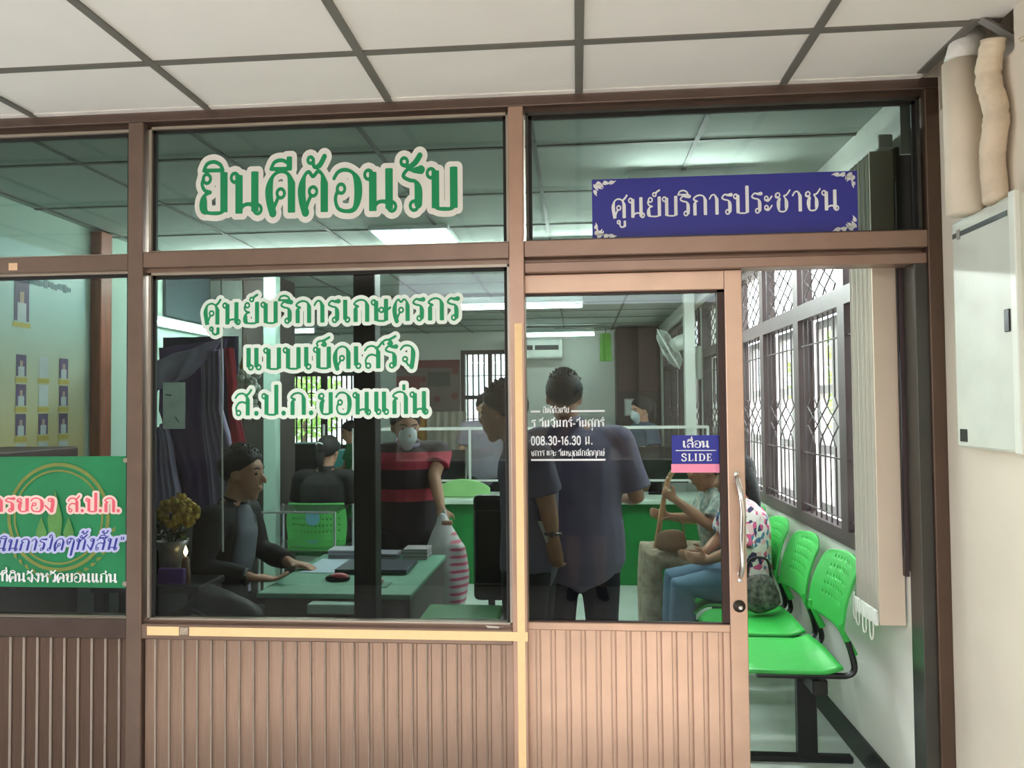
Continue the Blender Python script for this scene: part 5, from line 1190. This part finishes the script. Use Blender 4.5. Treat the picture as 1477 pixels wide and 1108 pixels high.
mb = MB(); mb.tube([(-1.70, .78, .05), (-1.70, .78, .37)], .025, 10); mb.tube([(-1.91, .78, .5), (-1.90, .78, .40), (-1.80, .78, .37)], .018, 8, smooth=4)
for k in range(5): a = 2 * PI * k / 5 + .6; mb.tube([(-1.70, .78, .08), (-1.70 + .27 * math.cos(a), .78 + .27 * math.sin(a), .04)], [.022, .014], 8); mb.ball((-1.70 + .27 * math.cos(a), .78 + .27 * math.sin(a), .025), .025, 10)
mb.build('chair_base', 'black_plastic', oc)

# E: black shirt on the green office chair, seen from behind
def seated(x, y, face, seat=.45, sw=.18, k=1.0):
    f = Vector((face[0], face[1], 0)).normalized(); r = Vector((f.y, -f.x, 0))
    def W(a, b, z): q = Vector((x, y, 0)) + r * a + f * b; return (q.x, q.y, z)
    J = dict(head=W(0, .07, seat + .70 * k), neck=W(0, .02, seat + .555 * k), chest=W(0, 0, seat + .38 * k), waist=W(0, -.02, seat + .20 * k), hips=W(0, -.02, seat + .09))
    for s, q in (('L', -1), ('R', 1)):
        J['sh' + s] = W(q * sw, .01, seat + .50 * k); J['el' + s] = W(q * (sw + .06), .08, seat + .26 * k); J['wr' + s] = W(q * sw * .6, .30, seat + .22)
        J['hip' + s] = W(q * .09, .0, seat + .085); J['kn' + s] = W(q * .11, .42, seat + .07); J['an' + s] = W(q * .11, .43, .085); J['toe' + s] = W(q * .12, .56, .035)
    return J, W, r, f
J, W, r, f = seated(-1.99, 3.2, (0.05, 1), .45, .20, 1.0)
J['elR'] = W(.27, .0, .70); J['wrR'] = W(.26, .16, .56)
rt, P, M = person((-1.99, 3.2, 0), 'person in black shirt with tied hair seated in the green office chair', J, 'shirt', 'shirt_black', 'slacks_black', gaze=(.15, 1, -.15), sleeve=.75, hair='bun', girth=1.08, vox=.011, hands={'R': (Vector((0, .5, -.8)), Vector((0, .5, .5)), .5), 'L': (Vector((.3, 1, 0)), Vector((0, 0, 1)), .5)})
MB().tube([P(-.03, -.16, .05), P(0, -.175, .06), P(.03, -.16, .05)], .008, 6, smooth=3).build('hair_clip', 'white_paint', rt, True)
cf = MB(); wr_ = Vector(J['wrR']); cf.tube([wr_ + V(.034 * math.cos(2 * PI * k / 16), .034 * math.sin(2 * PI * k / 16), .02) for k in range(17)], .018, 8); cf.build('wrist_band', 'shirt_black', rt, True)
# F: green shirt beyond
J, W, r, f = seated(-2.62, 6.2, (-.9, -.5), .52, .18, 1.0)
person((-2.62, 6.2, 0), 'person in green shirt seated beyond the black shirted person', J, 'shirt', 'shirt_green', 'slacks_navy', gaze=(-1, -.4, -.2), lateral=r, sleeve=.6, hair='bun', vox=.012)
ch_ = thing('staff_chair', 'dark chair under the person in green shirt', 'chair', (-2.62, 6.2, 0)); MB().rbox(-2.85, -2.41, 6.0, 6.4, .42, .47, .02, 2).build('seat', 'black_nylon', ch_)
MB().tube([(-2.63, 6.2, .0), (-2.63, 6.2, .43)], .03, 10).rbox(-2.86, -2.4, 5.98, 6.42, 0, .03, .01, 1).build('chair_base', 'black_plastic', ch_)
# I: member of staff behind the counter, facing left
J, W, r, f = standing(.66, 5.0, 1.56, (-.95, -.3))
person((.66, 5.0, 0), 'person in blue grey shirt standing behind the counter in side view', J, 'shirt', 'shirt_blue_grey', 'slacks_black', gaze=(-1, -.35, -.15), lateral=r, sleeve=.6, hair='bun', vox=.012, mask=True)

# G: woman on the third seat of the row, floral blouse and jeans
mf = bpy.data.materials.new('floral_cloth'); mf.use_nodes = True; nt = mf.node_tree; b = nt.nodes['Principled BSDF']; b.inputs['Roughness'].default_value = .85
tc = nt.nodes.new('ShaderNodeTexCoord'); vo = nt.nodes.new('ShaderNodeTexVoronoi'); vo.inputs['Scale'].default_value = 36; hv = nt.nodes.new('ShaderNodeValToRGB'); hv.color_ramp.interpolation = 'CONSTANT'
sp_ = nt.nodes.new('ShaderNodeSeparateColor'); nt.links.new(tc.outputs['Object'], vo.inputs['Vector']); nt.links.new(vo.outputs['Color'], sp_.inputs[0]); nt.links.new(sp_.outputs[0], hv.inputs['Fac']); nt.links.new(hv.outputs['Color'], b.inputs['Base Color'])
hv.color_ramp.elements[0].color = lin((240, 226, 226)); hv.color_ramp.elements[1].position = .34; hv.color_ramp.elements[1].color = lin((226, 96, 146))
for q_, cc in ((.46, (246, 236, 228)), (.60, (92, 132, 170)), (.70, (236, 190, 196)), (.82, (70, 60, 100)), (.92, (250, 240, 236))): e = hv.color_ramp.elements.new(q_); e.color = lin(cc)
MATS['floral_cloth'] = mf
J, W, r, f = seated(.90, 1.60, (-1, 0), .45, .17, .95)
J['head'] = (.86, 1.60, 1.10); J['neck'] = (.885, 1.60, .975); J['chest'] = (.91, 1.60, .83)
for s, q in (('L', -1), ('R', 1)): J['an' + s] = (.56, 1.60 + q * .12 * (-1 if s == 'L' else 1) * (1 if q > 0 else -1), .085)
J['knL'] = (.555, 1.49, .52); J['knR'] = (.545, 1.72, .52); J['anL'] = (.545, 1.48, .085); J['anR'] = (.535, 1.73, .085); J['toeL'] = (.42, 1.47, .035); J['toeR'] = (.41, 1.74, .035)
J['elL'] = (.83, 1.38, .74); J['wrL'] = (.70, 1.52, .66); J['elR'] = (.83, 1.82, .74); J['wrR'] = (.70, 1.70, .66)
rt, P, M = person((.9, 1.6, 0), 'person in floral blouse and jeans seated on the third green seat behind the door', J, 'blouse', 'floral_cloth', 'denim', gaze=(-1, .05, -.1), lateral=(0, 1, 0), sleeve=.85, hair='long', vox=.009, girth=1.05, hands={'L': (Vector((-.8, .5, 0)), Vector((0, 0, 1)), .5), 'R': (Vector((-.8, -.5, 0)), Vector((0, 0, 1)), .5)})
hb_ = thing('handbag', 'black patterned handbag on the green seat beside the floral blouse', 'bag', (1.0, 1.30, .46)); b_ = MB(); b_.loft([(.90, 1.235, .505), (.90, 1.235, .56), (.90, 1.235, .62)], [.11, .10, .07], [.05, .045, .03], (1, 0, 0)); voxel(b_, .009, 3, .008, 16).build('bag_body', mat('bag_print', (30, 30, 34), .6, 0, .3, 40, col2=(120, 116, 110)), hb_, True)
MB().tube([(.84, 1.235, .62), (.86, 1.23, .72), (.94, 1.23, .72), (.96, 1.235, .62)], .007, 6, smooth=5).build('bag_handle', 'black_plastic', hb_)
# H: older person on the next seat holding a cane
mat('print_teal_cloth', (96, 130, 130), .85, 0, .5, 26, col2=(206, 200, 186)); mat('print_brown_cloth', (150, 132, 110), .85, 0, .5, 22, col2=(196, 184, 164))
J, W, r, f = seated(.86, 2.12, (-1, -.05), .45, .17, .92)
J['knL'] = (.44, 1.98, .58); J['knR'] = (.44, 2.24, .58); J['anL'] = (.45, 1.97, .085); J['anR'] = (.44, 2.25, .085); J['toeL'] = (.32, 1.96, .035); J['toeR'] = (.31, 2.26, .035)
J['elL'] = (.78, 1.90, .78); J['wrL'] = (.585, 1.99, .93); J['elR'] = (.75, 2.34, .76); J['wrR'] = (.56, 2.20, .80)
rt, P, M = person((.86, 2.12, 0), 'person in teal print blouse on the fourth green seat resting hands on a cane', J, 'blouse', 'print_teal_cloth', 'print_brown_cloth', skin='skin_tan', gaze=(-1, -.1, -.1), lateral=(0, 1, 0), sleeve=.7, hair='bun', vox=.010, hands={'L': (Vector((-.6, .5, .45)), Vector((0, 0, 1)), 1.2), 'R': (Vector((-.6, -.5, .2)), Vector((0, 0, 1)), 1.2)})
cn_ = thing('walking_cane', 'pale wooden walking cane slanting in front of the seated visitors', 'cane', (.44, 1.9, .0)); MB().tube([(.36, 2.06, .0), (.52, 2.06, .90), (.56, 2.06, 1.06)], [.015, .016, .017], 10, smooth=4).build('shaft', mat('cane_wood', (206, 160, 120), .5, 0, .1, 9), cn_, True); MB().tube([(.56, 2.06, 1.06), (.60, 2.06, 1.11), (.66, 2.06, 1.11), (.69, 2.06, 1.07)], .016, 10, smooth=5).build('handle', 'cane_wood', cn_, True)
tg = thing('tan_bag', 'tan shoulder bag on the lap behind the denim knees', 'bag', (.62, 2.0, .62)); b_ = MB(); b_.loft([(.55, 1.93, .66), (.55, 1.93, .73)], [.10, .085], [.035, .03], (1, 0, 0)); voxel(b_, .010, 3, .006, 14).build('bag_body', mat('bag_tan', (150, 116, 92), .6), tg, True); MB().tube([(.47, 1.93, .72), (.50, 1.93, .82), (.60, 1.93, .82), (.63, 1.93, .72)], .006, 6, smooth=5).build('strap', 'bag_tan', tg)

# photographer, seen mirrored in the door glass
mat('shirt_navy', (40, 40, 58), .8)
J, W, r, f = standing(.06, -3.22, 1.68, (0.05, 1))
J['elR'] = W(.30, .16, 1.13); J['wrR'] = W(.11, .33, 1.36); J['elL'] = W(-.30, .16, 1.13); J['wrL'] = W(-.11, .33, 1.36)
person((.06, -3.22, 0), 'person in navy shirt and shorts facing the door, mirrored in its glass', J, 'shirt', 'shirt_navy', 'slacks_black', gaze=(0, 1, -.02), sleeve=.7, legs='shorts', hands={'L': (Vector((.3, .3, .9)), Vector((1, 0, 0)), .5), 'R': (Vector((-.3, .3, .9)), Vector((-1, 0, 0)), .5)}, girth=1.1, shirt_len=.6)
# ---------------------------------------------------------------- light, sky, camera
wd_ = bpy.data.worlds.new('sky'); bpy.context.scene.world = wd_; wd_.use_nodes = True
nt = wd_.node_tree; bg = nt.nodes['Background']; bg.inputs['Color'].default_value = (.86, .93, 1.0, 1); bg.inputs['Strength'].default_value = 4.2
sun = bpy.data.lights.new('sun', 'SUN'); sun.energy = 7; sun.angle = R(4); sun.color = (1, .955, .90)
so = bpy.data.objects.new('sun', sun); C.objects.link(so); so.rotation_euler = Vector((-.22, 1.0, -.95)).to_track_quat('-Z', 'Y').to_euler()
def area(name, loc, rot, sx, sy, e, col=(1, 1, 1)):
    l = bpy.data.lights.new(name, 'AREA'); l.shape = 'RECTANGLE'; l.size = sx; l.size_y = sy; l.energy = e; l.color = col
    o = bpy.data.objects.new(name, l); C.objects.link(o); o.location = loc; o.rotation_euler = rot; return o
cam = bpy.data.cameras.new('camera'); co = bpy.data.objects.new('camera', cam); C.objects.link(co)
cam.sensor_fit = 'HORIZONTAL'; cam.sensor_width = 36; cam.lens = 1109.1 / 1477 * 36; cam.clip_start = .05
Rv = Vector((0.99638902, 0.08435826, -0.00962342)); Uv = Vector((0.01210497, -0.02895481, 0.99950742)); Fv = Vector((-0.08403806, 0.99601471, 0.02987141))
co.matrix_world = Matrix(((Rv.x, Uv.x, -Fv.x, 0), (Rv.y, Uv.y, -Fv.y, -2.75), (Rv.z, Uv.z, -Fv.z, 1.5), (0, 0, 0, 1)))
sc = bpy.context.scene; sc.camera = co
sc.view_settings.view_transform = 'Standard'; sc.view_settings.look = 'None'; sc.view_settings.gamma = 1; sc.view_settings.exposure = .95; sc.view_settings.use_curve_mapping = False
sc.cycles.max_bounces = 10; sc.cycles.transparent_max_bounces = 24; sc.cycles.diffuse_bounces = 5; sc.cycles.use_denoising = True; sc.cycles.sample_clamp_indirect = 6
sc.cycles.caustics_reflective = False; sc.cycles.caustics_refractive = False
